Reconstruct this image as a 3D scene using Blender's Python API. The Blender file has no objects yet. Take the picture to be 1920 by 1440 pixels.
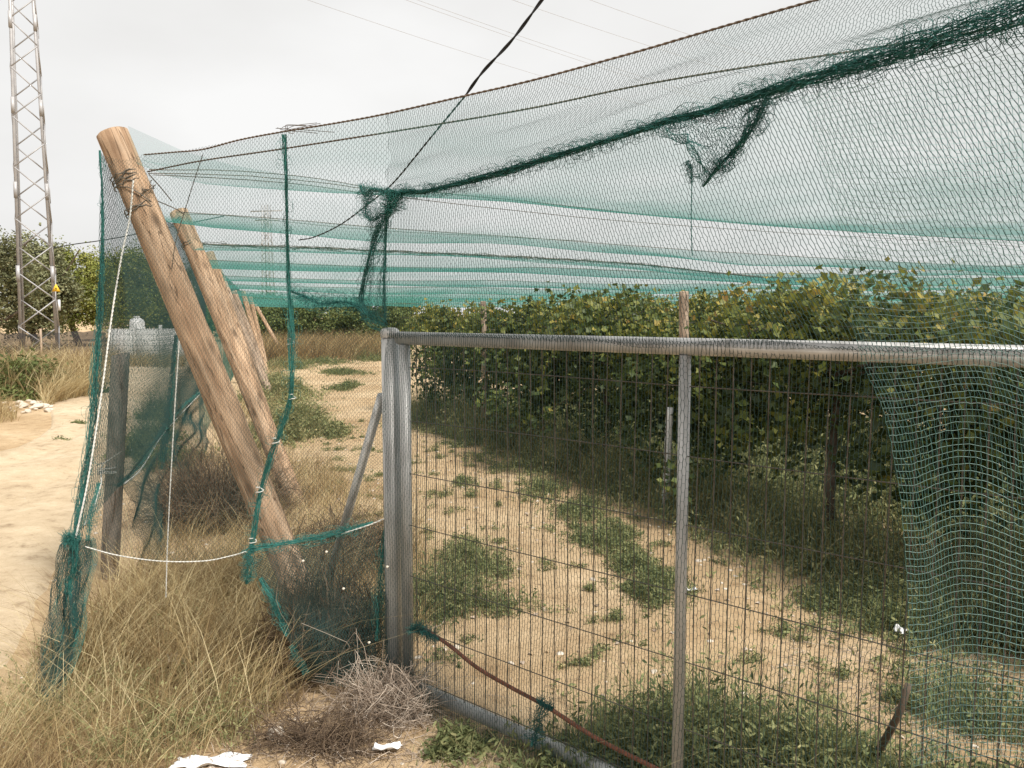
import bpy, math
import numpy as np
from mathutils import Vector, Matrix

R = math.radians
rng = np.random.default_rng(11)
S = bpy.context.scene
COL = S.collection

# ------------------------------------------------------------------ camera, sky, sun, exposure
FPX = 1495.0
PITCH = math.atan(132 / FPX)
EYE = 1.8
cam_d = bpy.data.cameras.new("camera")
cam = bpy.data.objects.new("camera", cam_d)
COL.objects.link(cam)
cam.location = (0, 0, EYE)
cam.rotation_euler = (math.pi / 2 - PITCH, 0, 0)
cam_d.sensor_width = 36
cam_d.lens = 36 * FPX / 1920
cam_d.clip_start = 0.05
cam_d.clip_end = 3000
S.camera = cam

SUN_EL, SUN_AZ = R(50), R(138)          # azimuth measured clockwise from +Y
w = bpy.data.worlds.new("World")
S.world = w
w.use_nodes = True
wn, wl = w.node_tree.nodes, w.node_tree.links
wn.clear()
wo = wn.new("ShaderNodeOutputWorld")
bg = wn.new("ShaderNodeBackground")
bg.inputs["Strength"].default_value = 0.1
sky = wn.new("ShaderNodeTexSky")
sky.sky_type = 'NISHITA'
sky.sun_disc = False
sky.sun_elevation = SUN_EL
sky.sun_rotation = SUN_AZ
sky.dust_density = 6
hs = wn.new("ShaderNodeHueSaturation")
hs.inputs["Saturation"].default_value = 0.12
wl.new(sky.outputs[0], hs.inputs["Color"])
tcw = wn.new("ShaderNodeTexCoord")
mpw = wn.new("ShaderNodeMapping")
mpw.inputs["Scale"].default_value = (1.2, 1.2, 3.0)
wl.new(tcw.outputs["Generated"], mpw.inputs[0])
cl = wn.new("ShaderNodeTexNoise")
cl.inputs["Scale"].default_value = 1.6
cl.inputs["Detail"].default_value = 5
wl.new(mpw.outputs[0], cl.inputs["Vector"])
crw = wn.new("ShaderNodeValToRGB")
crw.color_ramp.elements[0].position = 0.36
crw.color_ramp.elements[0].color = (6.15, 6.1, 6.0, 1)
crw.color_ramp.elements[1].position = 0.66
crw.color_ramp.elements[1].color = (7.1, 7.08, 7.02, 1)
wl.new(cl.outputs[0], crw.inputs[0])
mxw = wn.new("ShaderNodeMix")
mxw.data_type = 'RGBA'
mxw.inputs[0].default_value = 0.94
wl.new(hs.outputs[0], mxw.inputs[6])
wl.new(crw.outputs[0], mxw.inputs[7])
wl.new(mxw.outputs[2], bg.inputs["Color"])
wl.new(bg.outputs[0], wo.inputs[0])

sd = bpy.data.lights.new("sun", 'SUN')
sd.energy = 4.4
sd.angle = R(9)
sd.color = (1.0, 0.95, 0.87)
sun = bpy.data.objects.new("sun", sd)
COL.objects.link(sun)
sdir = Vector((math.sin(SUN_AZ) * math.cos(SUN_EL), math.cos(SUN_AZ) * math.cos(SUN_EL), math.sin(SUN_EL)))
sun.rotation_euler = sdir.to_track_quat('Z', 'Y').to_euler()
sun.location = sdir * 50

S.view_settings.view_transform = 'Standard'
S.view_settings.look = 'None'
S.view_settings.exposure = 0.48
S.view_settings.gamma = 1.0
S.render.engine = 'CYCLES'
S.cycles.transparent_max_bounces = 48
S.cycles.max_bounces = 8

# ------------------------------------------------------------------ survey helpers (pixel ray -> a real point at a measured distance)
cp, sp_ = math.cos(PITCH), math.sin(PITCH)


def ray(px, py):
    u = (px - 960) / FPX
    v = (720 - py) / FPX
    return u, cp + v * sp_, v * cp - sp_


def P(px, py, Y):
    u, fy, fz = ray(px, py)
    return np.array([u * Y / fy, Y, EYE + fz * Y / fy])


def PZ(px, py, z=0.0):
    u, fy, fz = ray(px, py)
    t = (z - EYE) / fz
    return np.array([u * t, fy * t, z])


def PV(px, py, o, d, off=0.0):
    """ray against the vertical plane through plan point o along plan direction d, moved off metres towards the viewer"""
    u, fy, fz = ray(px, py)
    d = np.array(d) / np.hypot(*d)
    n = np.array([d[1], -d[0]])
    if n @ np.array(o) > 0:
        n = -n
    o2 = np.array(o) + n * off
    t = (n @ o2) / (n @ np.array([u, fy]))
    return np.array([u * t, fy * t, EYE + fz * t])


ROW = np.array([-0.296, 0.955, 0.0])         # direction the planted rows run
G0 = np.array([-0.53, 3.66])
G1 = np.array([1.31, 2.09])
GD = (G1 - G0) / np.linalg.norm(G1 - G0)
GN = np.array([GD[1], -GD[0]])               # towards the viewer
E0 = P(270, 290, 4.12)[:2]
E1 = P(1530, 0, 2.45)[:2]


def GP(s, z, off=0.0):
    p = G0 + GD * s + GN * off
    return np.array([p[0], p[1], z])


def catmull(pts, n, uniform=False):
    pts = np.asarray(pts, float)
    if len(pts) == 2:
        t = np.linspace(0, 1, n)[:, None]
        return pts[0] * (1 - t) + pts[1] * t
    q = np.vstack([2 * pts[0] - pts[1], pts, 2 * pts[-1] - pts[-2]])
    out = []
    m = 24
    for i in range(len(pts) - 1):
        p0, p1, p2, p3 = q[i], q[i + 1], q[i + 2], q[i + 3]
        t = np.linspace(0, 1, m, endpoint=False)[:, None]
        out.append(0.5 * (2 * p1 + (p2 - p0) * t + (2 * p0 - 5 * p1 + 4 * p2 - p3) * t ** 2 + (3 * p1 - p0 - 3 * p2 + p3) * t ** 3))
    out.append(pts[-1:])
    c = np.vstack(out)
    if uniform:
        s = np.linspace(0, 1, len(c))
    else:
        s = np.concatenate([[0], np.cumsum(np.linalg.norm(np.diff(c, axis=0), axis=1))])
        s /= s[-1]
    x = np.linspace(0, 1, n)
    return np.stack([np.interp(x, s, c[:, k]) for k in range(3)], 1)


def smooth_field(shape, rs, nwaves=6, fmax=4.0):
    a = np.zeros(shape)
    v, u = np.meshgrid(np.linspace(0, 1, shape[0]), np.linspace(0, 1, shape[1]), indexing='ij')
    for k in range(nwaves):
        fu, fv = rs.uniform(-fmax, fmax, 2)
        a += math.cos(rs.uniform(0, 6.28)) * np.sin(6.283 * (fu * u + fv * v) + rs.uniform(0, 6.28)) / math.sqrt(nwaves)
    return a


# ------------------------------------------------------------------ mesh helpers
def build(name, V, faces, mat, parent=None, smooth=False, tint=None, loc=None):
    """V (n,3); faces: list of int arrays (m,k); one mesh object"""
    V = np.asarray(V, np.float32)
    if loc is not None:
        V = V - np.asarray(loc, np.float32)
    if not isinstance(faces, list):
        faces = [faces]
    faces = [np.asarray(f, np.int32) for f in faces if len(f)]
    me = bpy.data.meshes.new(name)
    nl = sum(f.size for f in faces)
    nf = sum(len(f) for f in faces)
    me.vertices.add(len(V))
    me.vertices.foreach_set("co", V.ravel())
    me.loops.add(nl)
    me.loops.foreach_set("vertex_index", np.concatenate([f.ravel() for f in faces]))
    me.polygons.add(nf)
    tot = np.concatenate([np.full(len(f), f.shape[1], np.int32) for f in faces])
    st = np.concatenate([[0], np.cumsum(tot)[:-1]]).astype(np.int32)
    me.polygons.foreach_set("loop_start", st)
    me.polygons.foreach_set("loop_total", tot)
    if smooth:
        me.polygons.foreach_set("use_smooth", np.ones(nf, bool))
    me.update(calc_edges=True)
    if tint is not None:
        a = me.attributes.new("tint", 'FLOAT', 'POINT')
        a.data.foreach_set("value", np.asarray(tint, np.float32))
    me.materials.append(mat)
    o = bpy.data.objects.new(name, me)
    COL.objects.link(o)
    if loc is not None:
        o.location = loc
    if parent is not None:
        o.parent = parent
        if loc is None:
            o.matrix_parent_inverse = Matrix.Translation(parent.location).inverted()
    return o


class MB:
    def __init__(self):
        self.V, self.F, self.T, self.n = [], {}, [], 0

    def add(self, V, faces, tint=0.5):
        V = np.asarray(V, float).reshape(-1, 3)
        for f in (faces if isinstance(faces, list) else [faces]):
            f = np.asarray(f)
            if len(f):
                self.F.setdefault(f.shape[1], []).append(f + self.n)
        self.V.append(V)
        self.T.append(np.broadcast_to(np.asarray(tint, float), (len(V),)))
        self.n += len(V)

    def tubes(self, paths, r, sides=3, cap=False, tint=0.5):
        """paths (S,N,3); r scalar or broadcastable to (S,N)"""
        p = np.asarray(paths, float)
        if p.ndim == 2:
            p = p[None]
        s_, n_, _ = p.shape
        if s_ == 0:
            return
        t = np.gradient(p, axis=1)
        t /= np.linalg.norm(t, axis=2, keepdims=True) + 1e-12
        m = np.abs((p[:, -1] - p[:, 0]))
        ref = np.eye(3)[np.argmin(m, axis=1)][:, None, :]
        n1 = np.cross(t, ref)
        n1 /= np.linalg.norm(n1, axis=2, keepdims=True) + 1e-12
        n2 = np.cross(t, n1)
        r = np.broadcast_to(np.asarray(r, float), (s_, n_))[..., None]
        ring = [p + r * (n1 * math.cos(2 * math.pi * k / sides) + n2 * math.sin(2 * math.pi * k / sides)) for k in range(sides)]
        V = np.stack(ring, 2).reshape(-1, 3)
        base = (np.arange(s_)[:, None] * n_ + np.arange(n_ - 1)[None, :]).reshape(-1) * sides
        q = []
        for k in range(sides):
            k2 = (k + 1) % sides
            q.append(np.stack([base + k, base + k2, base + k2 + sides, base + k + sides], 1))
        fs = [np.concatenate(q)]
        if cap:
            b0 = np.arange(s_) * n_ * sides
            b1 = b0 + (n_ - 1) * sides
            fs.append(np.stack([b0 + sides - 1 - k for k in range(sides)], 1))
            fs.append(np.stack([b1 + k for k in range(sides)], 1))
        tt = np.broadcast_to(np.asarray(tint, float).reshape(-1, 1) if np.ndim(tint) else np.full((1, 1), tint), (s_, n_ * sides)).reshape(-1)
        self.add(V, fs, tt)

    def grid(self, g, tint=0.5):
        nv, nu, _ = g.shape
        i = (np.arange(nv - 1)[:, None] * nu + np.arange(nu - 1)[None, :]).reshape(-1)
        self.add(g.reshape(-1, 3), np.stack([i, i + 1, i + nu + 1, i + nu], 1), tint)

    def box(self, c, size, rot=None):
        x, y, z = np.array(size) / 2
        v = np.array([[a * x, b * y, d * z] for d in (-1, 1) for a, b in ((-1, -1), (1, -1), (1, 1), (-1, 1))])
        if rot is not None:
            v = v @ np.array(rot).T
        f = [[3, 2, 1, 0], [4, 5, 6, 7], [0, 1, 5, 4], [1, 2, 6, 5], [2, 3, 7, 6], [3, 0, 4, 7]]
        self.add(v + np.array(c), np.array(f))

    def done(self, name, mat, parent=None, smooth=False, loc=None):
        return build(name, np.vstack(self.V), [np.concatenate(f) for f in self.F.values()], mat, parent, smooth, np.concatenate(self.T), loc)


def tag(o, label, cat, group=None, kind=None):
    if label:
        o["label"] = label
    if cat:
        o["category"] = cat
    if group:
        o["group"] = group
    if kind:
        o["kind"] = kind
    return o


def empty(name, loc, label, cat, group=None):
    o = bpy.data.objects.new(name, None)
    COL.objects.link(o)
    o.location = [float(v) for v in loc]
    o.empty_display_size = 0.1
    return tag(o, label, cat, group)


def copy_tree(o, parent=None):
    c = o.copy()
    COL.objects.link(c)
    if parent is not None:
        c.parent = parent
    for ch in list(o.children):
        copy_tree(ch, c)
    return c


# ------------------------------------------------------------------ materials
def mat_new(name):
    m = bpy.data.materials.new(name)
    m.use_nodes = True
    nt = m.node_tree
    nt.nodes.clear()
    return m, nt.nodes, nt.links


def ramp(n, stops):
    r = n.new("ShaderNodeValToRGB")
    e = r.color_ramp.elements
    while len(e) < len(stops):
        e.new(0.5)
    for k, (p, c) in enumerate(stops):
        e[k].position = p
        e[k].color = (*c, 1)
    return r


def M(name, stops, scale=8.0, detail=6, stretch=(1, 1, 1), rough=0.85, bump=0.0, bscale=None, metallic=0.0, attr=None, attr_mix=0.5, transl=0.0, spec=0.3, dist=0.0, coord="Object"):
    """surface whose colour runs over `stops` by noise and, with attr, by a per-piece value"""
    m, n, l = mat_new(name)
    out = n.new("ShaderNodeOutputMaterial")
    b = n.new("ShaderNodeBsdfPrincipled")
    b.inputs["Roughness"].default_value = rough
    b.inputs["Metallic"].default_value = metallic
    b.inputs["Specular IOR Level"].default_value = spec
    tc = n.new("ShaderNodeTexCoord")
    mp = n.new("ShaderNodeMapping")
    mp.inputs["Scale"].default_value = stretch
    l.new(tc.outputs[coord], mp.inputs[0])
    nz = n.new("ShaderNodeTexNoise")
    nz.inputs["Scale"].default_value = scale
    nz.inputs["Detail"].default_value = detail
    nz.inputs["Roughness"].default_value = 0.62
    nz.inputs["Distortion"].default_value = dist
    l.new(mp.outputs[0], nz.inputs["Vector"])
    r = ramp(n, stops)
    fac = nz.outputs[0]
    if attr:
        at = n.new("ShaderNodeAttribute")
        at.attribute_name = attr
        mx = n.new("ShaderNodeMix")
        mx.inputs[0].default_value = attr_mix
        l.new(fac, mx.inputs[2])
        l.new(at.outputs["Fac"], mx.inputs[3])
        fac = mx.outputs[0]
    l.new(fac, r.inputs[0])
    l.new(r.outputs[0], b.inputs["Base Color"])
    if bump:
        bp = n.new("ShaderNodeBump")
        bp.inputs["Strength"].default_value = bump
        bp.inputs["Distance"].default_value = 0.02
        nb = nz
        if bscale:
            nb = n.new("ShaderNodeTexNoise")
            nb.inputs["Scale"].default_value = bscale
            nb.inputs["Detail"].default_value = 8
            l.new(mp.outputs[0], nb.inputs["Vector"])
        l.new(nb.outputs[0], bp.inputs["Height"])
        l.new(bp.outputs[0], b.inputs["Normal"])
    sh = b.outputs[0]
    if transl:
        tr = n.new("ShaderNodeBsdfTranslucent")
        l.new(r.outputs[0], tr.inputs["Color"])
        ms = n.new("ShaderNodeMixShader")
        ms.inputs[0].default_value = transl
        l.new(sh, ms.inputs[1])
        l.new(tr.outputs[0], ms.inputs[2])
        sh = ms.outputs[0]
    l.new(sh, out.inputs[0])
    return m


def M_net_sheet(name, col, cover, tilt_gain=1.0):
    """fine knitted cloth seen from afar: how much thread it sets in a ray's way grows with the slant, as in any woven sheet"""
    m, n, l = mat_new(name)
    out = n.new("ShaderNodeOutputMaterial")
    geo = n.new("ShaderNodeNewGeometry")
    dp = n.new("ShaderNodeVectorMath")
    dp.operation = 'DOT_PRODUCT'
    l.new(geo.outputs["Normal"], dp.inputs[0])
    l.new(geo.outputs["Incoming"], dp.inputs[1])
    ab = n.new("ShaderNodeMath"); ab.operation = 'ABSOLUTE'
    l.new(dp.outputs["Value"], ab.inputs[0])
    mx = n.new("ShaderNodeMath"); mx.operation = 'MAXIMUM'
    mx.inputs[1].default_value = 0.03
    l.new(ab.outputs[0], mx.inputs[0])
    tc = n.new("ShaderNodeTexCoord")
    nz = n.new("ShaderNodeTexNoise")
    nz.inputs["Scale"].default_value = 1.3
    nz.inputs["Detail"].default_value = 6
    l.new(tc.outputs["Object"], nz.inputs["Vector"])
    mr = n.new("ShaderNodeMapRange")
    mr.inputs[1].default_value = 0.3
    mr.inputs[2].default_value = 0.7
    mr.inputs[3].default_value = cover * 0.55
    mr.inputs[4].default_value = cover * 1.5
    l.new(nz.outputs[0], mr.inputs[0])
    dv = n.new("ShaderNodeMath"); dv.operation = 'DIVIDE'
    l.new(mr.outputs[0], dv.inputs[0])
    l.new(mx.outputs[0], dv.inputs[1])
    ng = n.new("ShaderNodeMath"); ng.operation = 'MULTIPLY'
    ng.inputs[1].default_value = -tilt_gain
    l.new(dv.outputs[0], ng.inputs[0])
    ex = n.new("ShaderNodeMath"); ex.operation = 'EXPONENT'
    l.new(ng.outputs[0], ex.inputs[0])
    d = n.new("ShaderNodeBsdfDiffuse"); d.inputs[0].default_value = (*col, 1)
    t2 = n.new("ShaderNodeBsdfTranslucent"); t2.inputs[0].default_value = (*col, 1)
    m1 = n.new("ShaderNodeMixShader"); m1.inputs[0].default_value = 0.5
    l.new(d.outputs[0], m1.inputs[1]); l.new(t2.outputs[0], m1.inputs[2])
    tp = n.new("ShaderNodeBsdfTransparent")
    m2 = n.new("ShaderNodeMixShader")
    l.new(ex.outputs[0], m2.inputs[0])
    l.new(m1.outputs[0], m2.inputs[1]); l.new(tp.outputs[0], m2.inputs[2])
    l.new(m2.outputs[0], out.inputs[0])
    return m


def M_wood(name, stops, streak=(9, 9, 0.55), dark=(0.09, 0.055, 0.035)):
    m, n, l = mat_new(name)
    out = n.new("ShaderNodeOutputMaterial")
    b = n.new("ShaderNodeBsdfPrincipled")
    b.inputs["Roughness"].default_value = 0.9
    b.inputs["Specular IOR Level"].default_value = 0.15
    tc = n.new("ShaderNodeTexCoord")
    def noise(scale, st, detail=6, dist=0.0):
        mp = n.new("ShaderNodeMapping"); mp.inputs["Scale"].default_value = st
        l.new(tc.outputs["Object"], mp.inputs[0])
        z = n.new("ShaderNodeTexNoise"); z.inputs["Scale"].default_value = scale
        z.inputs["Detail"].default_value = detail; z.inputs["Distortion"].default_value = dist
        z.inputs["Roughness"].default_value = 0.65
        l.new(mp.outputs[0], z.inputs["Vector"])
        return z
    g = noise(3.0, streak, 8, 0.6)
    r = ramp(n, stops)
    l.new(g.outputs[0], r.inputs[0])
    blot = noise(2.6, (3, 3, 1.2), 8)
    rb = ramp(n, [(0.35, (0.55, 0.55, 0.55)), (0.62, (1.12, 1.1, 1.08))])
    l.new(blot.outputs[0], rb.inputs[0])
    mu = n.new("ShaderNodeMix"); mu.data_type = 'RGBA'; mu.blend_type = 'MULTIPLY'; mu.inputs[0].default_value = 0.8
    l.new(r.outputs[0], mu.inputs[6]); l.new(rb.outputs[0], mu.inputs[7])
    # drying cracks: long thin dark checks
    ck = noise(1.6, (9, 9, 0.5), 3, 0.2)
    rk = ramp(n, [(0.488, (0, 0, 0)), (0.497, (1, 1, 1)), (0.503, (1, 1, 1)), (0.512, (0, 0, 0))])
    l.new(ck.outputs[0], rk.inputs[0])
    # knots
    mpk = n.new("ShaderNodeMapping"); mpk.inputs["Scale"].default_value = (1, 1, 0.45)
    l.new(tc.outputs["Object"], mpk.inputs[0])
    vo = n.new("ShaderNodeTexVoronoi"); vo.inputs["Scale"].default_value = 6.5
    l.new(mpk.outputs[0], vo.inputs["Vector"])
    rv = ramp(n, [(0.07, (1, 1, 1)), (0.21, (0, 0, 0))])
    l.new(vo.outputs["Distance"], rv.inputs[0])
    ad = n.new("ShaderNodeMath"); ad.operation = 'MAXIMUM'
    l.new(rk.outputs[0], ad.inputs[0]); l.new(rv.outputs[0], ad.inputs[1])
    fm = n.new("ShaderNodeMath"); fm.operation = 'MULTIPLY'; fm.inputs[1].default_value = 0.75
    l.new(ad.outputs[0], fm.inputs[0])
    m2 = n.new("ShaderNodeMix"); m2.data_type = 'RGBA'
    l.new(fm.outputs[0], m2.inputs[0]); l.new(mu.outputs[2], m2.inputs[6]); m2.inputs[7].default_value = (*dark, 1)
    l.new(m2.outputs[2], b.inputs["Base Color"])
    bp = n.new("ShaderNodeBump"); bp.inputs["Strength"].default_value = 0.55; bp.inputs["Distance"].default_value = 0.01
    sb = n.new("ShaderNodeMath"); sb.operation = 'SUBTRACT'
    l.new(g.outputs[0], sb.inputs[0]); l.new(ad.outputs[0], sb.inputs[1])
    l.new(sb.outputs[0], bp.inputs["Height"]); l.new(bp.outputs[0], b.inputs["Normal"])
    l.new(b.outputs[0], out.inputs[0])
    return m


def M_ground(name, base, pale, dark):
    m, n, l = mat_new(name)
    out = n.new("ShaderNodeOutputMaterial")
    b = n.new("ShaderNodeBsdfPrincipled")
    b.inputs["Roughness"].default_value = 0.95
    b.inputs["Specular IOR Level"].default_value = 0.1
    tc = n.new("ShaderNodeTexCoord")
    def nz(scale, detail=8, rough=0.6):
        z = n.new("ShaderNodeTexNoise"); z.inputs["Scale"].default_value = scale
        z.inputs["Detail"].default_value = detail; z.inputs["Roughness"].default_value = rough
        l.new(tc.outputs["Object"], z.inputs["Vector"]); return z
    big, mid, fine = nz(0.55, 6), nz(5.0, 8, .7), nz(48.0, 6, .7)
    r1 = ramp(n, [(0.34, base), (0.66, pale)])
    l.new(big.outputs[0], r1.inputs[0])
    r2 = ramp(n, [(0.30, (0.50, 0.45, 0.41)), (0.44, (0.90, 0.88, 0.86)), (0.56, (1, 1, 1)), (0.7, (1.16, 1.17, 1.2))])
    l.new(mid.outputs[0], r2.inputs[0])
    m1 = n.new("ShaderNodeMix"); m1.data_type = 'RGBA'; m1.blend_type = 'MULTIPLY'; m1.inputs[0].default_value = 0.9
    l.new(r1.outputs[0], m1.inputs[6]); l.new(r2.outputs[0], m1.inputs[7])
    r3 = ramp(n, [(0.31, dark), (0.42, (1, 1, 1)), (0.63, (1, 1, 1)), (0.72, (1.35, 1.35, 1.35))])
    l.new(fine.outputs[0], r3.inputs[0])
    m2 = n.new("ShaderNodeMix"); m2.data_type = 'RGBA'; m2.blend_type = 'MULTIPLY'; m2.inputs[0].default_value = 0.8
    l.new(m1.outputs[2], m2.inputs[6]); l.new(r3.outputs[0], m2.inputs[7])
    l.new(m2.outputs[2], b.inputs["Base Color"])
    ad = n.new("ShaderNodeMath"); ad.operation = 'ADD'
    l.new(mid.outputs[0], ad.inputs[0]); l.new(fine.outputs[0], ad.inputs[1])
    bp = n.new("ShaderNodeBump"); bp.inputs["Strength"].default_value = 0.7; bp.inputs["Distance"].default_value = 0.035
    l.new(ad.outputs[0], bp.inputs["Height"]); l.new(bp.outputs[0], b.inputs["Normal"])
    l.new(b.outputs[0], out.inputs[0])
    return m


MAT = {}
MAT['ground'] = M_ground("sandy_soil", (0.40, 0.28, 0.16), (0.57, 0.435, 0.28), (0.55, 0.5, 0.45))
MAT['track'] = M_ground("pale_track", (0.50, 0.39, 0.26), (0.61, 0.50, 0.355), (0.7, 0.66, 0.6))
MAT['net'] = M("dark_green_thread", [(0.3, (0.012, 0.04, 0.036)), (0.7, (0.025, 0.065, 0.06))], scale=20, rough=0.6)
MAT['net_teal'] = M("teal_thread", [(0.3, (0.018, 0.10, 0.086)), (0.7, (0.04, 0.19, 0.165))], scale=9, rough=0.55)
MAT['net_pale'] = M("pale_teal_thread", [(0.1, (0.025, 0.10, 0.085)), (0.5, (0.07, 0.20, 0.18)), (0.9, (0.30, 0.45, 0.42))], scale=12, rough=0.45, spec=0.5, attr="tint", attr_mix=.8)
MAT['net_hem'] = M("gathered_green_thread", [(0.3, (0.008, 0.06, 0.055)), (0.7, (0.02, 0.13, 0.115))], scale=25, rough=0.55)
MAT['roof'] = M_net_sheet("roof_net_cloth", (0.075, 0.25, 0.22), 0.066)
MAT['sheet'] = M_net_sheet("side_net_cloth", (0.04, 0.16, 0.135), 0.07)
MAT['shade'] = M_net_sheet("shade_cloth", (0.06, 0.06, 0.065), 1.1)
MAT['wood'] = M_wood("pink_pine", [(0.28, (0.23, 0.14, 0.085)), (0.5, (0.42, 0.29, 0.19)), (0.74, (0.575, 0.44, 0.32))])
MAT['wood_grey'] = M_wood("grey_pine", [(0.28, (0.20, 0.15, 0.11)), (0.5, (0.38, 0.29, 0.22)), (0.72, (0.55, 0.45, 0.36))])
MAT['stake'] = M_wood("weathered_stake", [(0.3, (0.19, 0.165, 0.14)), (0.7, (0.34, 0.30, 0.26))], streak=(8, 8, 3))
MAT['galv'] = M("galvanised_pipe", [(0.22, (0.21, 0.18, 0.155)), (0.34, (0.30, 0.295, 0.285)), (0.55, (0.42, 0.42, 0.415)), (0.8, (0.53, 0.53, 0.52))], scale=11, detail=8, stretch=(1, 1, 0.35), rough=0.5, metallic=0.35, bump=0.08, spec=0.5)
MAT['wire'] = M("dull_wire", [(0.35, (0.09, 0.075, 0.06)), (0.7, (0.20, 0.17, 0.14))], scale=30, rough=0.6, metallic=0.4)
MAT['gwire'] = M("galvanised_wire", [(0.35, (0.07, 0.06, 0.05)), (0.7, (0.17, 0.15, 0.13))], scale=20, rough=0.55, metallic=0.4)
MAT['rope'] = M("brown_rope", [(0.35, (0.07, 0.05, 0.035)), (0.7, (0.17, 0.13, 0.10))], scale=60, rough=0.9)
MAT['cord'] = M("white_cord", [(0.35, (0.42, 0.42, 0.39)), (0.7, (0.66, 0.66, 0.62))], scale=60, rough=0.8)
MAT['black'] = M("black_cable", [(0.3, (0.008, 0.008, 0.009)), (0.7, (0.02, 0.02, 0.022))], scale=30, rough=0.5)
MAT['line'] = M("overhead_line", [(0.3, (0.35, 0.35, 0.36)), (0.7, (0.42, 0.42, 0.43))], scale=1, rough=0.5, metallic=0.5)
MAT['rust'] = M("rusty_bar", [(0.3, (0.06, 0.028, 0.018)), (0.55, (0.17, 0.068, 0.042)), (0.75, (0.25, 0.12, 0.08))], scale=35, rough=0.9, bump=0.2)
MAT['steel'] = M("pylon_steel", [(0.3, (0.31, 0.305, 0.31)), (0.7, (0.43, 0.425, 0.43))], scale=3, rough=0.55, metallic=0.3)
MAT['straw'] = M("dry_grass", [(0.05, (0.07, 0.045, 0.025)), (0.28, (0.23, 0.155, 0.075)), (0.55, (0.39, 0.295, 0.145)), (0.9, (0.68, 0.585, 0.36))], scale=3, attr="tint", attr_mix=0.8, transl=0.3, rough=0.8)
MAT['weed'] = M("green_weed", [(0.1, (0.06, 0.078, 0.032)), (0.42, (0.14, 0.165, 0.068)), (0.72, (0.26, 0.265, 0.12)), (0.95, (0.46, 0.40, 0.21))], scale=2, attr="tint", attr_mix=0.75, transl=0.3, rough=0.75)
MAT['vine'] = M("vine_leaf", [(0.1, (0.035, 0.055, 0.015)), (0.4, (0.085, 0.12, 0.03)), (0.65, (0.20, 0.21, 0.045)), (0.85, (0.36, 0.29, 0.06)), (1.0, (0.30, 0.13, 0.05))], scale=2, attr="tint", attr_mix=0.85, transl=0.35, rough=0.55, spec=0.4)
MAT['bark'] = M("vine_bark", [(0.3, (0.05, 0.036, 0.026)), (0.7, (0.13, 0.10, 0.075))], scale=18, stretch=(1, 1, .25), rough=0.95, bump=0.5)
MAT['olive'] = M("olive_leaf", [(0.12, (0.08, 0.09, 0.045)), (0.5, (0.18, 0.19, 0.095)), (0.85, (0.32, 0.32, 0.19))], scale=.6, attr="tint", attr_mix=0.7, transl=0.2)
MAT['pine'] = M("pine_needle", [(0.12, (0.06, 0.085, 0.02)), (0.45, (0.16, 0.19, 0.04)), (0.82, (0.29, 0.29, 0.08))], scale=.6, attr="tint", attr_mix=0.7, transl=0.2)
MAT['bushleaf'] = M("bush_leaf", [(0.12, (0.045, 0.065, 0.02)), (0.5, (0.115, 0.145, 0.045)), (0.85, (0.22, 0.235, 0.085))], scale=.6, attr="tint", attr_mix=0.7, transl=0.2)
MAT['twig'] = M("dead_twig", [(0.2, (0.20, 0.15, 0.11)), (0.6, (0.42, 0.34, 0.27)), (0.9, (0.60, 0.52, 0.43))], scale=6, attr="tint", attr_mix=0.7, rough=0.95)
MAT['deadbush'] = M("dead_bush", [(0.2, (0.055, 0.037, 0.025)), (0.6, (0.14, 0.098, 0.064)), (0.9, (0.27, 0.20, 0.135))], scale=6, attr="tint", attr_mix=0.7, rough=0.95)
MAT['stone'] = M("pale_stone", [(0.3, (0.42, 0.36, 0.29)), (0.7, (0.62, 0.56, 0.48))], scale=7, rough=0.9, bump=0.3)
MAT['white'] = M("white_plastic", [(0.3, (0.66, 0.67, 0.68)), (0.7, (0.80, 0.80, 0.80))], scale=6, rough=0.6)
MAT['block'] = M("pale_block", [(0.3, (0.44, 0.44, 0.43)), (0.7, (0.58, 0.58, 0.57))], scale=5, rough=0.9, bump=0.15)
bn, bl = MAT['block'].node_tree.nodes, MAT['block'].node_tree.links
bt_ = bn.new("ShaderNodeTexBrick")
bt_.inputs["Scale"].default_value = 1.0
bt_.inputs["Brick Width"].default_value = .4
bt_.inputs["Row Height"].default_value = .2
bt_.inputs["Mortar Size"].default_value = .012
bt_.inputs["Color1"].default_value = (.50, .50, .49, 1)
bt_.inputs["Color2"].default_value = (.60, .60, .585, 1)
bt_.inputs["Mortar"].default_value = (.36, .355, .34, 1)
bm_ = bn.new("ShaderNodeMapping")
bm_.inputs["Rotation"].default_value = (math.pi / 2, 0, 0)
btc = bn.new("ShaderNodeTexCoord")
bl.new(btc.outputs["Object"], bm_.inputs[0])
bl.new(bm_.outputs[0], bt_.inputs["Vector"])
bl.new(bt_.outputs["Color"], [x for x in bn if x.type == 'BSDF_PRINCIPLED'][0].inputs["Base Color"])
MAT['yellow'] = M("yellow_plate", [(0.3, (0.72, 0.42, 0.03)), (0.7, (0.80, 0.50, 0.05))], scale=5, rough=0.5)
MAT['snail'] = M("snail_shell", [(0.35, (0.30, 0.24, 0.18)), (0.6, (0.62, 0.57, 0.48))], scale=120, rough=0.4, spec=0.5)

# ------------------------------------------------------------------ ground and track


def gz(x, y):
    return 0.018 * np.sin(1.9 * x + 0.7) * np.cos(1.5 * y) + 0.012 * np.sin(4.3 * x - 2.1 * y)


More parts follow.
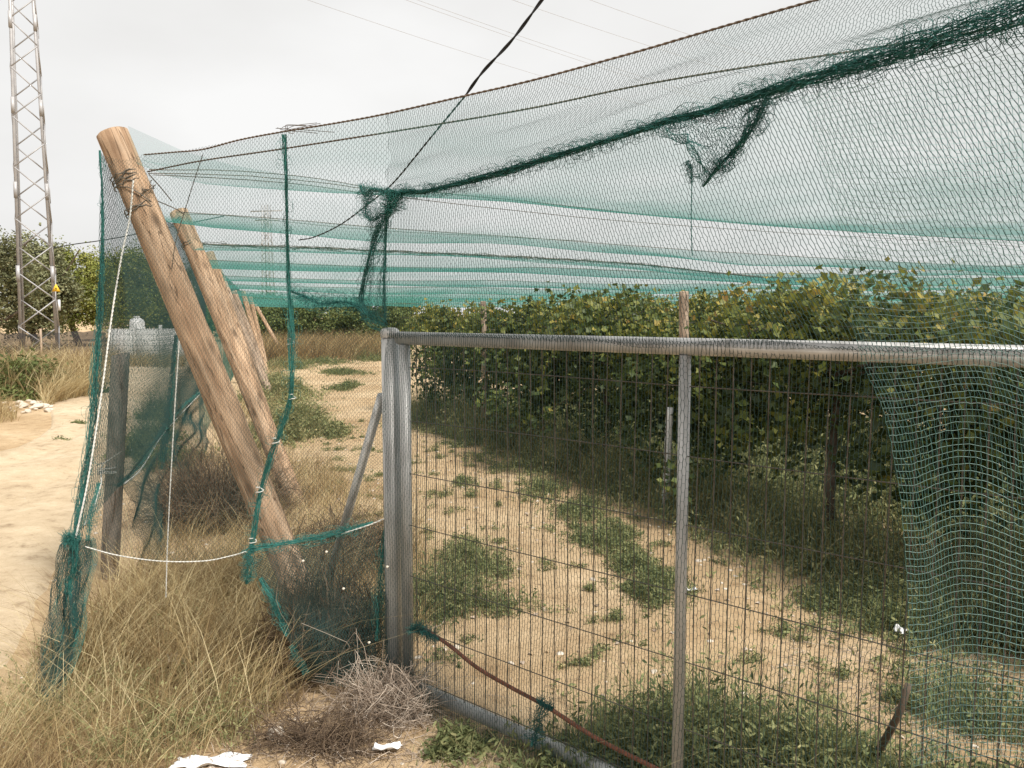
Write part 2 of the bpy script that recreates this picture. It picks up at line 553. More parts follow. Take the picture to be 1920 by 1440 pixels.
ax = np.concatenate([-np.geomspace(900, 9, 26), np.linspace(-8.5, 8.5, 120), np.geomspace(9, 900, 26)])
ay = np.concatenate([-np.geomspace(60, 1.2, 8), np.linspace(-1, 16, 130), np.geomspace(16.5, 1500, 34)])
gx, gy = np.meshgrid(ax, ay)
fade = np.clip((30 - np.hypot(gx, gy)) / 20, 0, 1)
mb = MB()
mb.grid(np.stack([gx, gy, gz(gx, gy) * fade], 2))
tag(mb.done("ground", MAT['ground'], smooth=True), None, None, kind="structure")


def ribbon(name, left, right, mat, n=260, m=44, lift=0.02, jag=0.12):
    """a path laid over the ground: edges wander, sinks into the soil at its rim"""
    L, Rr = catmull(left, n), catmull(right, n)
    rs = np.random.default_rng(5)
    t = np.linspace(0, 1, m)[None, :, None]
    j = np.cumsum(rs.normal(0, jag * .35, (2, n)), axis=1)
    j -= np.linspace(0, 1, n)[None] * j[:, -1:]
    j = np.clip(j, -jag * 2.5, jag * 2.5)
    L = L + np.stack([j[0], 0 * j[0], 0 * j[0]], 1)
    Rr = Rr + np.stack([j[1], 0 * j[1], 0 * j[1]], 1)
    g = L[:, None] * (1 - t) + Rr[:, None] * t
    f = np.clip((30 - np.hypot(g[..., 0], g[..., 1])) / 20, 0, 1)
    g[..., 2] = gz(g[..., 0], g[..., 1]) * f + lift * np.sin(np.pi * np.linspace(0, 1, m))[None] ** .5 - 0.006
    uu = np.linspace(0, 1, m)[None]
    for c_ in (.3, .72):
        g[..., 2] -= .028 * np.exp(-((uu - c_ - .02 * np.sin(np.arange(n) * .13)[:, None]) / .055) ** 2)
    g[..., 2] += rs.normal(0, .004, (n, m)) + .03
    g[:, 0, 2] -= .05
    g[:, -1, 2] -= .05
    b_ = MB()
    b_.grid(g)
    return tag(b_.done(name, mat, smooth=True), None, None, kind="structure")


ribbon("dirt_track", [(-6.2, -2, 0), (-6.0, 3, 0), (-6.5, 8, 0), (-6.6, 11.5, 0), (-9.5, 17, 0), (-14.5, 28, 0), (-24, 55, 0)],
       [(-1.9, -2, 0), (-2.35, 3, 0), (-3.1, 5.5, 0), (-4.0, 8.5, 0), (-6.4, 15.5, 0), (-10.6, 28, 0), (-19, 55, 0)], MAT['track'])

# ------------------------------------------------------------------ foliage helpers


def rand_rot(n, rs, up=0.0):
    """n orthonormal frames: columns along, across, normal"""
    nrm = rs.normal(0, 1, (n, 3))
    nrm[:, 2] = np.abs(nrm[:, 2]) + up
    nrm /= np.linalg.norm(nrm, axis=1, keepdims=True)
    a = rs.normal(0, 1, (n, 3))
    a -= (a * nrm).sum(1, keepdims=True) * nrm
    a /= np.linalg.norm(a, axis=1, keepdims=True)
    return a, np.cross(nrm, a), nrm


def leaves(mb, C, size, rs, tint, up=0.4, slim=0.42, fold=0.16, lobed=False):
    n = len(C)
    a, b, c = rand_rot(n, rs, up)
    s = np.broadcast_to(size, (n,)) * rs.uniform(0.65, 1.3, n)
    s = s[:, None]
    w_ = s * slim
    k1, k2, n2 = (-.06, .16, .42) if lobed else (-.18, .22, .8)
    wl_ = 1.15 if lobed else 1.0
    v = np.stack([C - a * s * .5, C + a * s * k1 - b * w_ * wl_ + c * s * fold, C + a * s * k2 - b * w_ * n2 + c * s * fold * .6,
                  C + a * s * .5, C + a * s * k2 + b * w_ * n2 + c * s * fold * .6, C + a * s * k1 + b * w_ * wl_ + c * s * fold], 1).reshape(-1, 3)
    i = np.arange(n)[:, None] * 6
    f = np.concatenate([i + np.array([[0, 1, 2, 3]]), i + np.array([[0, 3, 4, 5]])])
    mb.add(v, f, np.repeat(np.broadcast_to(tint, (n,)), 6))


def blades(mb, B, h, lean, rs, width=0.004, tint=0.5, curl=0.4, levels=4):
    """grass blades: B base points, h heights, lean (n,2) sideways travel of the tip"""
    n = len(B)
    t = np.linspace(0, 1, levels)
    x = B[:, None, 0] + lean[:, None, 0] * (t ** 1.7)[None]
    y = B[:, None, 1] + lean[:, None, 1] * (t ** 1.7)[None]
    z = B[:, None, 2] + h[:, None] * (t - curl * t ** 3 * rs.uniform(0, 1, n)[:, None])
    c = np.stack([x, y, z], 2)
    ang = rs.uniform(0, math.pi, n)
    sd_ = np.stack([np.cos(ang), np.sin(ang), 0 * ang], 1)[:, None]
    wd = (np.broadcast_to(width, (n,)) * rs.uniform(.6, 1.4, n))[:, None, None] * (1 - 0.9 * t ** 1.5)[None, :, None] * 0.5
    v = np.stack([c - sd_ * wd, c + sd_ * wd], 2).reshape(n, levels * 2, 3)
    i = np.arange(n)[:, None] * levels * 2
    f = np.concatenate([i + np.array([[2 * k, 2 * k + 1, 2 * k + 3, 2 * k + 2]]) for k in range(levels - 1)])
    mb.add(v.reshape(-1, 3), f, np.repeat(np.broadcast_to(tint, (n,)), levels * 2))


def clump_points(n, k, cen, rad, rs, tight=0.33):
    """points gathered in k clumps inside an ellipsoid, with open gaps between"""
    cc = rs.normal(0, 1, (k, 3))
    cc /= np.linalg.norm(cc, axis=1, keepdims=True)
    cc *= rs.uniform(0.35, 0.95, (k, 1)) ** 0.6
    idx = rs.integers(0, k, n)
    p = cc[idx] + rs.normal(0, tight * .5, (n, 3)) * rs.uniform(.5, 1.2, (k, 1))[idx]
    return np.array(cen) + p * np.array(rad), idx, rs.uniform(0, 1, k)[idx]


def tree(name, x, y, h, rx, label, mat, n=5200, k=60, leaf=0.2, group=None, zlow=0.25, tight=0.3, seed=1, slim=.4):
    rs = np.random.default_rng(seed)
    root = empty(name, (x, y, 0), label, "tree", group)
    mb = MB()
    tops = []
    th = h * 0.55
    path = catmull([(0, 0, -.1), (rs.normal(0, .06) * h, rs.normal(0, .04) * h, th * .5), (rs.normal(0, .08) * h, 0, th)], 10)
    mb.tubes(path, np.linspace(.035, .018, 10)[None] * h, 7)
    for i in range(7):
        a = rs.uniform(0, 6.28)
        s = path[rs.integers(4, 10)]
        e = s + np.array([math.cos(a) * rx * .75, math.sin(a) * rx * .6, h * rs.uniform(.12, .38)])
        mb.tubes(catmull([s, (s + e) / 2 + rs.normal(0, .1, 3), e], 8), np.linspace(.014, .005, 8)[None] * h, 5)
    mb.done("trunk", MAT['bark'], root, loc=None).matrix_parent_inverse = Matrix()
    p, idx, ct = clump_points(n, k, (0, 0, h * (zlow + (1 - zlow) / 2)), (rx, rx * .8, h * (1 - zlow) / 2), rs, tight)
    p[:, 2] = np.maximum(p[:, 2], 0.1)
    mb = MB()
    extra = rs.integers(0, n, n)
    p = np.vstack([p, p[extra] + rs.normal(0, .06 * h / 5, (n, 3))])
    p[:, 2] = np.maximum(p[:, 2], 0.1)
    ct = np.concatenate([ct, ct[extra]])
    leaves(mb, p, leaf * .72, rs, np.clip(.55 * ct + rs.uniform(0, .55, 2 * n), 0, 1), slim=slim)
    mb.done("crown", mat, root).matrix_parent_inverse = Matrix()
    return root


# ------------------------------------------------------------------ trees, bushes and buildings beyond the track
def at(px, Y):
    return (px - 960) / FPX * Y


tree("olive_tree", at(-20, 36), 36, 5.6, 2.6, "grey green olive tree with sparse upright tips, behind the pylon and cut by the frame", MAT['olive'], seed=3, leaf=.16, zlow=.12, n=9000, k=90)
tree("olive_tree", at(70, 40), 40, 5.4, 2.3, "grey green olive tree seen through the bracing of the lattice pylon", MAT['olive'], seed=4, leaf=.17, zlow=.1, n=9000, k=90)
tree("pine_tree", at(150, 44), 44, 5.6, 2.4, "bright green rounded pine right of the lattice pylon", MAT['pine'], seed=5, leaf=.17, n=10000, k=70, zlow=.1, slim=.3)
tree("pine_tree", at(240, 52), 52, 6.2, 2.9, "broad green pine behind the side net, left of the first leaning post", MAT['pine'], seed=6, leaf=.2, n=11000, k=80, zlow=.08, slim=.3)
tree("pine_tree", at(310, 58), 58, 5.6, 3.2, "dark green pine partly hidden behind the first leaning post", MAT['bushleaf'], seed=7, leaf=.22, n=10000, k=80, zlow=.05, slim=.3)
tree("pine_tree", at(395, 64), 64, 3.5, 3.2, "low dark pine between the leaning posts and the far net", MAT['bushleaf'], seed=8, leaf=.22, n=6000, k=60, zlow=.03)
for k, (px, Y, h, rx, lab) in enumerate([
        (478, 52, 3.3, 2.6, "dense dark bush just right of the farthest leaning posts"),
        (552, 47, 2.6, 2.4, "dark round bush at the end of the sandy path, behind the tied net seam"),
        (618, 50, 2.7, 2.6, "dark bush closing the end of the sandy path"),
        (690, 46, 2.55, 2.4, "dark bush seen just left of the gate post cap"),
        (760, 52, 2.7, 2.9, "far bush behind the end of the vine row")]):
    tree("bush", at(px, Y), Y, h, rx, lab, MAT['bushleaf'], seed=20 + k, leaf=.17, n=7000, k=60, zlow=0.02)
    COL.objects[-1]
for o in list(COL.objects):
    if o.name.startswith("bush") and o.parent is None:
        o["category"] = "bush"

# lattice pylon


def pylon(name, x, y, h, wb, wt, rot, label, sc=1.0):
    root = empty(name, (x, y, 0), label, "pylon")
    root.rotation_euler = (0, 0, rot)
    cs = [(-1, -1), (1, -1), (1, 1), (-1, 1)]

    def corner(i, z):
        wz = (wb + (wt - wb) * z / h) / 2
        return np.array([cs[i][0] * wz, cs[i][1] * wz, z])
    for i in range(4):
        a, b_ = corner(i, 0), corner(i, h)
        m_ = MB()
        sx, sy = -cs[i][0], -cs[i][1]
        wl_ = 0.105 * sc
        for k, d in enumerate(((sx, 0), (0, sy))):
            off = np.array([d[0], d[1], 0]) * wl_
            th = np.array([0 if d[0] else sx, 0 if d[1] else sy, 0]) * .014
            v = [a, a + off, a + off + th, a + th, b_, b_ + off, b_ + off + th, b_ + th]
            m_.add(v, np.array([[3, 2, 1, 0], [4, 5, 6, 7], [0, 1, 5, 4], [1, 2, 6, 5], [2, 3, 7, 6], [3, 0, 4, 7]]))
        # lap joints where the leg sections overlap
        for z in np.arange(3.3, h, 3.1):
            c_ = corner(i, z) - np.array([sx, sy, 0]) * .012
            m_.box(c_ + np.array([sx, 0, 0]) * .05, (0.13 * sc, .02, .6))
        m_.done("leg", MAT['steel'], root).matrix_parent_inverse = Matrix()
    step = (wb * 0.80)
    for f in range(4):
        i, j = f, (f + 1) % 4
        m_ = MB()
        z, s = 0.25, f % 2
        while z < h - step:
            st = step * (1 - .35 * z / h)
            p, q = (corner(i, z), corner(j, z + st)) if s else (corner(j, z), corner(i, z + st))
            m_.tubes(np.array([p, q]), .025 * sc, 4, True)
            z += st
            s = 1 - s
        m_.done("bracing", MAT['steel'], root).matrix_parent_inverse = Matrix()
    return root


YP = 31.0
pyl = pylon("lattice_pylon", at(76, YP), YP, 22, 1.32, 0.53, R(27), "tall grey steel lattice pylon with zigzag bracing beside the dirt track")
# triangular warning plate on the near right leg
m_ = MB()
tri = np.array([[-.16, 0, -.13], [.16, 0, -.13], [0, 0, .16]])
m_.add(np.vstack([tri, tri + [0, .01, 0]]), [np.array([[0, 1, 2], [5, 4, 3]]), np.array([[0, 3, 4, 1], [1, 4, 5, 2], [2, 5, 3, 0]])])
c0 = P(105, 540, YP - .85)
plate = m_.done("warning_plate", MAT['yellow'], None)
plate.parent = pyl
plate.matrix_parent_inverse = pyl.matrix_basis.inverted() if False else Matrix()
bpy.context.view_layer.update()
plate.matrix_world = Matrix.Translation(c0.tolist())
m_ = MB()
z5 = np.array([[.02, .09], [-.045, -.01], [0, -.01], [-.02, -.09], [.05, .02], [.005, .02]])
v = np.array([[a * .9, -.006, b * .9 - .03] for a, b in z5])
m_.add(v, np.array([[0, 1, 2, 5], [2, 3, 4, 5]]))
bolt = m_.done("bolt_symbol", MAT['black'], None)
bolt.parent = plate
m_ = MB()
m_.box((0, 0, 0), (.09, .012, .4))
pl2 = m_.done("number_plate", MAT['white'], None)
pl2.parent = pyl
bpy.context.view_layer.update()
pl2.matrix_world = Matrix.Translation(P(111, 572, YP - .85).tolist())

far = pylon("lattice_pylon", at(506, 125), 125, 18.5, 1.6, 1.0, R(-10), "small far lattice pylon seen through the netting above the leaning posts", sc=1.5)
mm = MB()
mm.tubes(np.array([[(-2.6, 0, 17.6), (2.6, 0, 17.6)], [(-1.9, 0, 16.2), (1.9, 0, 16.2)]]), .09, 4, True)
mm.done("crossarm", MAT['steel'], far).matrix_parent_inverse = Matrix()

# overhead lines far above
for k, (a, b_, lab) in enumerate([((560, -6), (1040, 150), "lowest thin overhead power line crossing the pale sky"),
                                  ((745, -6), (1230, 160), "lower wire of the middle overhead pair"),
                                  ((766, -6), (1270, 165), "upper wire of the middle overhead pair"),
                                  ((950, -4), (1360, 130), "lower wire of the highest overhead pair"),
                                  ((1085, -8), (1420, 105), "upper wire of the highest overhead pair")]):
    p, q = P(*a, 70), P(*b_, 95)
    d = q - p
    m_ = MB()
    tt = np.linspace(-1.2, 2.2, 40)[:, None]
    m_.tubes(p + d * tt + np.array([0, 0, 1.0]) * (0.6 * (tt - .5) ** 2 - .15), 0.016, 4)
    tag(m_.done("power_line", MAT['line']), lab, "power line", "overhead power lines")

# ------------------------------------------------------------------ black shade cloth fence, block wall, parked vehicle roof
m_ = MB()
pts = catmull([(at(-260, 27), 27.5, 0), (at(60, 26), 26.5, 0), (at(200, 28), 28, 0)], 40)
g = np.stack([pts + [0, 0, z + 0] for z in np.linspace(0, 1.18, 6)], 0)
g[-1, :, 2] += rng.normal(0, .04, 40)
g[..., 1] += .06 * np.sin(np.arange(40) * .9)[None]
sf = empty("shade_fence", (at(60, 26), 26.5, 0), "low sagging fence of dark grey shade cloth behind the tall dry grass", "fence")
m_.grid(g)
m_.done("shade_cloth", MAT['shade'], sf)
for i in range(2, 40, 9):
    mm = MB()
    mm.tubes(np.array([pts[i], pts[i] + [0, 0, 1.3]]), .035, 6, True)
    mm.done("stake", MAT['wood_grey'], sf)

bw = empty("block_wall", (at(245, 30), 30, 0), "pale grey block wall with a pier beside the track", "wall")
d = np.array([.97, .24, 0])
o0 = P(208, 690, 30); o0[2] = 0
for k in range(3):
    mm = MB()
    rot = np.array([[d[0], -d[1], 0], [d[1], d[0], 0], [0, 0, 1]])
    mm.box(o0 + d * (k * .92 + .4) + [0, 0, .62], (.86, .186, 1.22), rot)
    mm.done("wall_panel", MAT['block'], bw)
    mm = MB()
    mm.box(o0 + d * (k * .92 + .87) + [0, 0, .72], (.1, .24, 1.30), rot)
    mm.done("pier", MAT['block'], bw)

# white tank behind the wall
ct_ = P(256, 588, 33)
tank = empty("water_tank", (ct_[0], 33, 0), "small white rounded tank top showing above the block wall beneath the pines", "tank")
prof = [(.30, 0.0), (.31, .1), (.30, .5), (.315, .52), (.30, .54), (.30, 1.0), (.315, 1.02), (.30, 1.04), (.29, 1.45), (.24, 1.56), (.12, 1.62)]
th = np.linspace(0, 2 * math.pi, 28, endpoint=False)
V = np.vstack([np.stack([r_ * np.cos(th), r_ * np.sin(th), 0 * th + z_], 1) for r_, z_ in prof])
mm = MB()
mm.add(V, np.array([[i * 28 + k, i * 28 + (k + 1) % 28, (i + 1) * 28 + (k + 1) % 28, (i + 1) * 28 + k] for i in range(len(prof) - 1) for k in range(28)]))
mm.done("body", MAT['white'], tank, True).matrix_parent_inverse = Matrix()
mm = MB()
mm.tubes(np.array([(0, 0, 1.6), (0, 0, 1.7)]), .13, 20, True)
mm.done("lid", MAT['block'], tank).matrix_parent_inverse = Matrix()

# ------------------------------------------------------------------ leaning boundary posts


def post_mesh(name, a, b_, r0, r1, mat, parent, seed):
    """round timber from a (base) to b (top), own axis along local Z so the grain runs with it"""
    rs = np.random.default_rng(seed)
    a, b_ = np.array(a, float), np.array(b_, float)
    L = np.linalg.norm(b_ - a)
    nr, ns = 46, 28
    t = np.linspace(0, 1, nr)
    th = np.linspace(0, 2 * math.pi, ns, endpoint=False)
    bend = np.stack([.012 * np.sin(3 * t + rs.uniform(0, 6)), .012 * np.sin(2.3 * t + rs.uniform(0, 6))], 1)
    rr = (r0 + (r1 - r0) * t)[:, None] * (1 + .02 * np.sin(2 * th + 1 + 2 * t[:, None]) + .018 * np.sin(3 * th + 9 * t[:, None]) + rs.normal(0, .006, (nr, ns)))
    for k in range(5):   # swellings round the knots
        ct, ch = rs.uniform(.05, .95), rs.uniform(0, 6.28)
        rr += .012 * np.exp(-((t[:, None] - ct) * L / .05) ** 2 - (np.angle(np.exp(1j * (th - ch)))[None] / .35) ** 2)
    V = np.stack([bend[:, :1] + rr * np.cos(th), bend[:, 1:] + rr * np.sin(th), np.broadcast_to((t * L)[:, None], (nr, ns))], 2).reshape(-1, 3)
    q = [[i * ns + k, i * ns + (k + 1) % ns, (i + 1) * ns + (k + 1) % ns, (i + 1) * ns + k] for i in range(nr - 1) for k in range(ns)]
    # worn, slightly domed sawn end
    last = (nr - 1) * ns
    n0 = len(V)
    ring2 = V[last:last + ns] * [.86, .86, 1] + [0, 0, .008]
    V = np.vstack([V, ring2, [[bend[-1, 0], bend[-1, 1], L + .012]]])
    q += [[last + k, last + (k + 1) % ns, n0 + (k + 1) % ns, n0 + k] for k in range(ns)]
    tr = [[n0 + k, n0 + (k + 1) % ns, n0 + ns] for k in range(ns)]
    o = build(name, V, [np.array(q), np.array(tr)], mat, None, True)
    z = Vector(b_ - a).normalized()
    x = Vector((0, 1, 0)).cross(z).normalized()
    y = z.cross(x)
    o.matrix_world = Matrix(((x[0], y[0], z[0], a[0]), (x[1], y[1], z[1], a[1]), (x[2], y[2], z[2], a[2]), (0, 0, 0, 1)))
    return o


post_spec = [
    ((207, 252), 4.25, (608, 1205), .083, .080, 'wood', "thick pinkish leaning timber post nearest the gate, wire wound round its head"),
    ((333, 398), 7.75, (556, 945), .092, .086, 'wood', "second leaning timber post, standing just behind the thick nearest one"),
    ((390, 476), 12.0, (513, 818), .09, .084, 'wood', "third leaning post, its lower half behind the second one"),
    ((408, 506), 16.6, (513, 752), .080, .072, 'wood_grey', "fourth leaning post, paler and mottled"),
    ((439, 546), 20.0, (503, 722), .080, .072, 'wood_grey', "fifth leaning post, greyish and close beside the fourth"),
    ((456, 548), 24.0, (501, 702), .080, .072, 'wood', "sixth leaning post, reddish and upright looking"),
    ((468, 555), 28.0, (499, 686), .080, .072, 'wood', "seventh leaning post, reddish, next to the farthest one"),
    ((478, 571), 36.0, (532, 664), .085, .075, 'wood', "farthest and smallest leaning post at the end of the row"),
]
posts = []
for k, (tp, Y, bs, r0, r1, mt, lab) in enumerate(post_spec):
    b_ = PZ(*bs)
    t_ = P(*tp, Y)
    ax_ = (b_ - t_) / np.linalg.norm(b_ - t_)
    o = post_mesh("leaning_post", b_ + ax_ * .3, t_, r0, r1, MAT[mt], None, 40 + k)
    tag(o, lab, "post", "leaning timber posts along the side net")
    posts.append((o, b_, t_))
o1, B1, T1 = posts[0]
AX1 = (T1 - B1) / np.linalg.norm(T1 - B1)


def world_child(mb, name, mat, parent):
    bpy.context.view_layer.update()
    o = mb.done(name, mat)
    o.parent = parent
    o.matrix_parent_inverse = parent.matrix_world.inverted()
    return o


def ring_path(c, axis, r, turns, n, rs, jit=.004):
    x = np.cross(axis, [0, 1, 0]); x /= np.linalg.norm(x)
    y = np.cross(axis, x)
    t = np.linspace(0, turns * 2 * math.pi, n)
    return c + np.outer(np.cos(t), x) * r + np.outer(np.sin(t), y) * r + np.outer(np.linspace(-.01, .02, n) + rs.normal(0, jit, n), axis)


rs = np.random.default_rng(3)
m_ = MB()
for dd in (0.24, 0.27, 0.42):
    m_.tubes(ring_path(T1 - AX1 * dd, AX1 * 1.0, .0865, 1.6, 50, rs), .0032, 5)
for k in range(4):       # twisted ends and a snarl of wire at the side
    c = T1 - AX1 * .33 + np.array([.085, -.04, 0.0])
    loop = c + np.cumsum(rs.normal(0, .015, (9, 3)), axis=0) * .8
    m_.tubes(catmull(loop, 36), .0026, 4)
m_.tubes(catmull([T1 - AX1 * .3 + [-.06, -.06, 0], T1 - AX1 * .30 + [.03, -.09, -.01], T1 - AX1 * .38 + [.09, -.06, 0]], 20), .003, 5)
m_.tubes(catmull([P(278, 325, 4.16), P(300, 350, 4.12), P(322, 377, 4.1)], 16), .003, 5)
m_.tubes(catmull([P(293, 376, 4.3), P(330, 392, 4.3), P(345, 402, 4.35)], 16), .003, 5)
world_child(m_, "wire_tie", MAT['wire'], o1)
for k in (1, 2):
    o, b_, t_ = posts[k]
    a_ = (t_ - b_) / np.linalg.norm(t_ - b_)
    for dd in (.1, .34):
        m_ = MB()
        m_.tubes(ring_path(t_ - a_ * dd, a_, .084, 1.5, 40, rs), .004, 4)
        world_child(m_, "wire_tie", MAT['wire'], o)

# square weathered stake by the track
sb = PZ(205, 1085)
stp = P(226, 664, sb[1] + .02)
z = Vector(stp - sb).normalized()
mm = MB()
hs_ = .046
nz_ = 24
Ls = float(np.linalg.norm(stp - sb)) + .25
for i in range(nz_):
    pass
zz = np.linspace(0, Ls, nz_)
prof2 = np.array([(-1, -.8), (-.8, -1), (.8, -1), (1, -.8), (1, .8), (.8, 1), (-.8, 1), (-1, .8)]) * hs_
V = np.array([[px_ * (1 + .03 * math.sin(3 * h_)), py_ * (1 + .03 * math.cos(4 * h_)), h_] for h_ in zz for px_, py_ in prof2])
V[-8:, 2] += V[-8:, 0] * .35
q = [[i * 8 + k, i * 8 + (k + 1) % 8, (i + 1) * 8 + (k + 1) % 8, (i + 1) * 8 + k] for i in range(nz_ - 1) for k in range(8)]
stake = build("stake", V, [np.array(q), np.array([[(nz_ - 1) * 8 + k for k in range(8)]])], MAT['stake'], None, False)
x = Vector((0, 1, 0)).cross(z).normalized(); y = z.cross(x)
base_ = sb - np.array(z) * .25
stake.matrix_world = Matrix(((x[0], y[0], z[0], base_[0]), (x[1], y[1], z[1], base_[1]), (x[2], y[2], z[2], base_[2]), (0, 0, 0, 1)))
tag(stake, "short square grey weathered stake beside the track, cord tied round it", "stake")
m_ = MB()
sc_ = P(205, 880, sb[1])
for k, (dz, rr_) in enumerate(((0, .052), (-.015, .054), (.012, .052))):
    sq = np.array([(-1, -1, 0), (1, -1, .0), (1, 1, 0), (-1, 1, 0), (-1, -1, .01)]) * rr_
    sq[:, 2] = dz + np.linspace(0, .03 * (k - 1), 5)
    m_.tubes(catmull(sc_ + sq, 40), .0042, 5)
world_child(m_, "cord_tie", MAT['cord'], stake)
m_ = MB()
sc_ = P(203, 906, sb[1])
sq = np.array([(-1, -1, 0), (1, -1, .0), (1, 1, 0), (-1, 1, 0), (-1, -1, .01)]) * .052
m_.tubes(catmull(sc_ + sq, 40), .003, 5)
world_child(m_, "wire_tie", MAT['wire'], stake)

# ------------------------------------------------------------------ gate and gate post
rail_z = P(780, 634, G0[1] - .03)[2]
gate = empty("gate", tuple(GP(1.3, 0)), "wide galvanised pipe gate filled with wire mesh, standing shut", "gate")
GL = 3.15
mm = MB()
mm.tubes(np.array([GP(0.02, rail_z), GP(GL, rail_z)]), .0295, 20, True)
mm.done("top_rail", MAT['galv'], gate, True)
mm = MB()
mm.tubes(np.array([GP(.02, .06), GP(GL, .06)]), .0295, 20, True)
mm.done("bottom_rail", MAT['galv'], gate, True)
for s_ in (0.055, GL - .03):
    mm = MB()
    mm.tubes(np.array([GP(s_, .089), GP(s_, rail_z - .0295)]), .026, 18, True)
    mm.done("stile", MAT['galv'], gate, True)
for s_ in (1.47, 2.92):
    mm = MB()
    mm.tubes(np.array([GP(s_, .089), GP(s_, rail_z - .0295)]), .0205, 16, True)
    mm.done("upright", MAT['galv'], gate, True)
mm = MB()
rs = np.random.default_rng(8)
sv = np.arange(.12, GL - .05, .061)
zz = np.linspace(.07, rail_z - .03, 30)
pv = np.stack([np.stack([GP(s_ + .0025 * math.sin(5 * z_ + s_ * 9), z_, -.004 + .006 * math.sin(3 * z_ + 3 * s_)) for z_ in zz]) for s_ in sv])
mm.tubes(pv, .0022, 5)
for k in range(7):
    z_ = .10 + .243 * k
    mm.tubes(np.stack([GP(s_, z_ + .004 * math.sin(3 * s_ + k), 0.0 + .006 * math.sin(3 * z_ + 3 * s_)) for s_ in np.linspace(.05, GL - .03, 60)]), .0021, 5)
mm.done("wire_mesh", MAT['gwire'], gate)

gp = empty("gate_post", tuple(GP(-.045, 0)), "stout galvanised gate post with a domed cap and slanting brace", "gate post")
mm = MB()
capz = P(737, 628, G0[1] + .03)[2]
mm.tubes(np.array([GP(-.045, -.3), GP(-.045, capz)]), .0405, 24, True)
mm.done("post", MAT['galv'], gp, True)
mm = MB()
prof = [(.0430, capz - .012), (.0450, capz + .004), (.0436, capz + .018), (.038, capz + .027), (.025, capz + .033), (.001, capz + .035)]
c2 = GP(-.045, 0)
nsg = 24
th = np.linspace(0, 2 * math.pi, nsg, endpoint=False)
V = np.vstack([np.stack([c2[0] + r_ * np.cos(th), c2[1] + r_ * np.sin(th), 0 * th + z_], 1) for r_, z_ in prof])
q = [[i * nsg + k, i * nsg + (k + 1) % nsg, (i + 1) * nsg + (k + 1) % nsg, (i + 1) * nsg + k] for i in range(len(prof) - 1) for k in range(nsg)]
mm.add(V, np.array(q))
mm.done("cap", MAT['galv'], gp, True)
mm = MB()
bt = P(716, 742, 3.72)
bb = PZ(588, 1150)
mm.tubes(np.array([bb - [0, 0, .1], bt]), .0225, 14, True)
mm.done("brace", MAT['galv'], gp, True)
for z_ in (.45, 1.2):
    mm = MB()
    mm.tubes(np.array([GP(-.045, z_ - .05), GP(-.045, z_ + .05)]) + np.array([.045, .03, 0]), .013, 10, True)
    mm.done("hinge", MAT['galv'], gp, True)

# dark stick leaning behind the gate on the right
mm = MB()
mm.tubes(catmull([PZ(1640, 1470) + [.02, .1, 0], P(1682, 1345, 2.75), P(1704, 1282, 2.74)], 20), np.linspace(.016, .012, 20)[None], 8, True)
tag(mm.done("stick", MAT['bark'], smooth=True), "dark bent stick leaning behind the gate mesh near its right end", "stick")

# rusty bar threaded along the outside of the gate mesh
mm = MB()
path = catmull([PV(795, 1178, G0, GD, .05), PV(845, 1212, G0, GD, .045), PV(895, 1252, G0, GD, .05), PV(960, 1290, G0, GD, .05), PV(1025, 1325, G0, GD, .05), PV(1120, 1385, G0, GD, .05), PV(1240, 1446, G0, GD, .05)], 60)
mm.tubes(path, .0085, 10, True)
bar = tag(mm.done("rusty_bar", MAT['rust'], smooth=True), "reddish rusty bar slung slantwise along the bottom of the gate", "bar")

# ------------------------------------------------------------------ netting


def loft(rows, nu, nv, cubic=True):
    rr = [catmull(r_, nu) for r_ in rows]
    A = np.stack(rr, 0)                                  # (k,nu,3)
    d = np.linalg.norm(np.diff(A, axis=0), axis=2).mean(1)
    s = np.concatenate([[0], np.cumsum(d)]); s /= s[-1]
    x = np.linspace(0, 1, nv)
    dense = np.stack([catmull(A[:, i], 24 * (len(rows) - 1) + 1, True) for i in range(nu)], 1) if len(rows) > 2 else A
    sd2 = np.interp(np.linspace(0, len(rows) - 1, len(dense)), np.arange(len(rows)), s)
    out = np.empty((nv, nu, 3))
    for c in range(3):
        for i in range(nu):
            out[:, i, c] = np.interp(x, sd2, dense[:, i, c])
    return out


def crumple(g, seed, inplane=.012, out=.02, fmax=3.0):
    rs_ = np.random.default_rng(seed)
    du = np.gradient(g, axis=1); du /= np.linalg.norm(du, axis=2, keepdims=True) + 1e-9
    dv = np.gradient(g, axis=0); dv /= np.linalg.norm(dv, axis=2, keepdims=True) + 1e-9
    nn = np.cross(du, dv); nn /= np.linalg.norm(nn, axis=2, keepdims=True) + 1e-9
    nv, nu, _ = g.shape
    edge = np.sin(np.pi * np.linspace(0, 1, nv)) ** .5
    e = edge[:, None, None]
    g = g + nn * (smooth_field((nv, nu), rs_, 7, fmax) * out)[..., None] * e
    g = g + du * (smooth_field((nv, nu), rs_, 7, fmax * 1.3) * inplane)[..., None] * e
    g = g + dv * (smooth_field((nv, nu), rs_, 7, fmax * 1.3) * inplane)[..., None] * e
    # small irregularity of every knot
    g = g + du * rs_.normal(0, .0009, (nv, nu, 1)) + dv * rs_.normal(0, .0009, (nv, nu, 1))
    return g


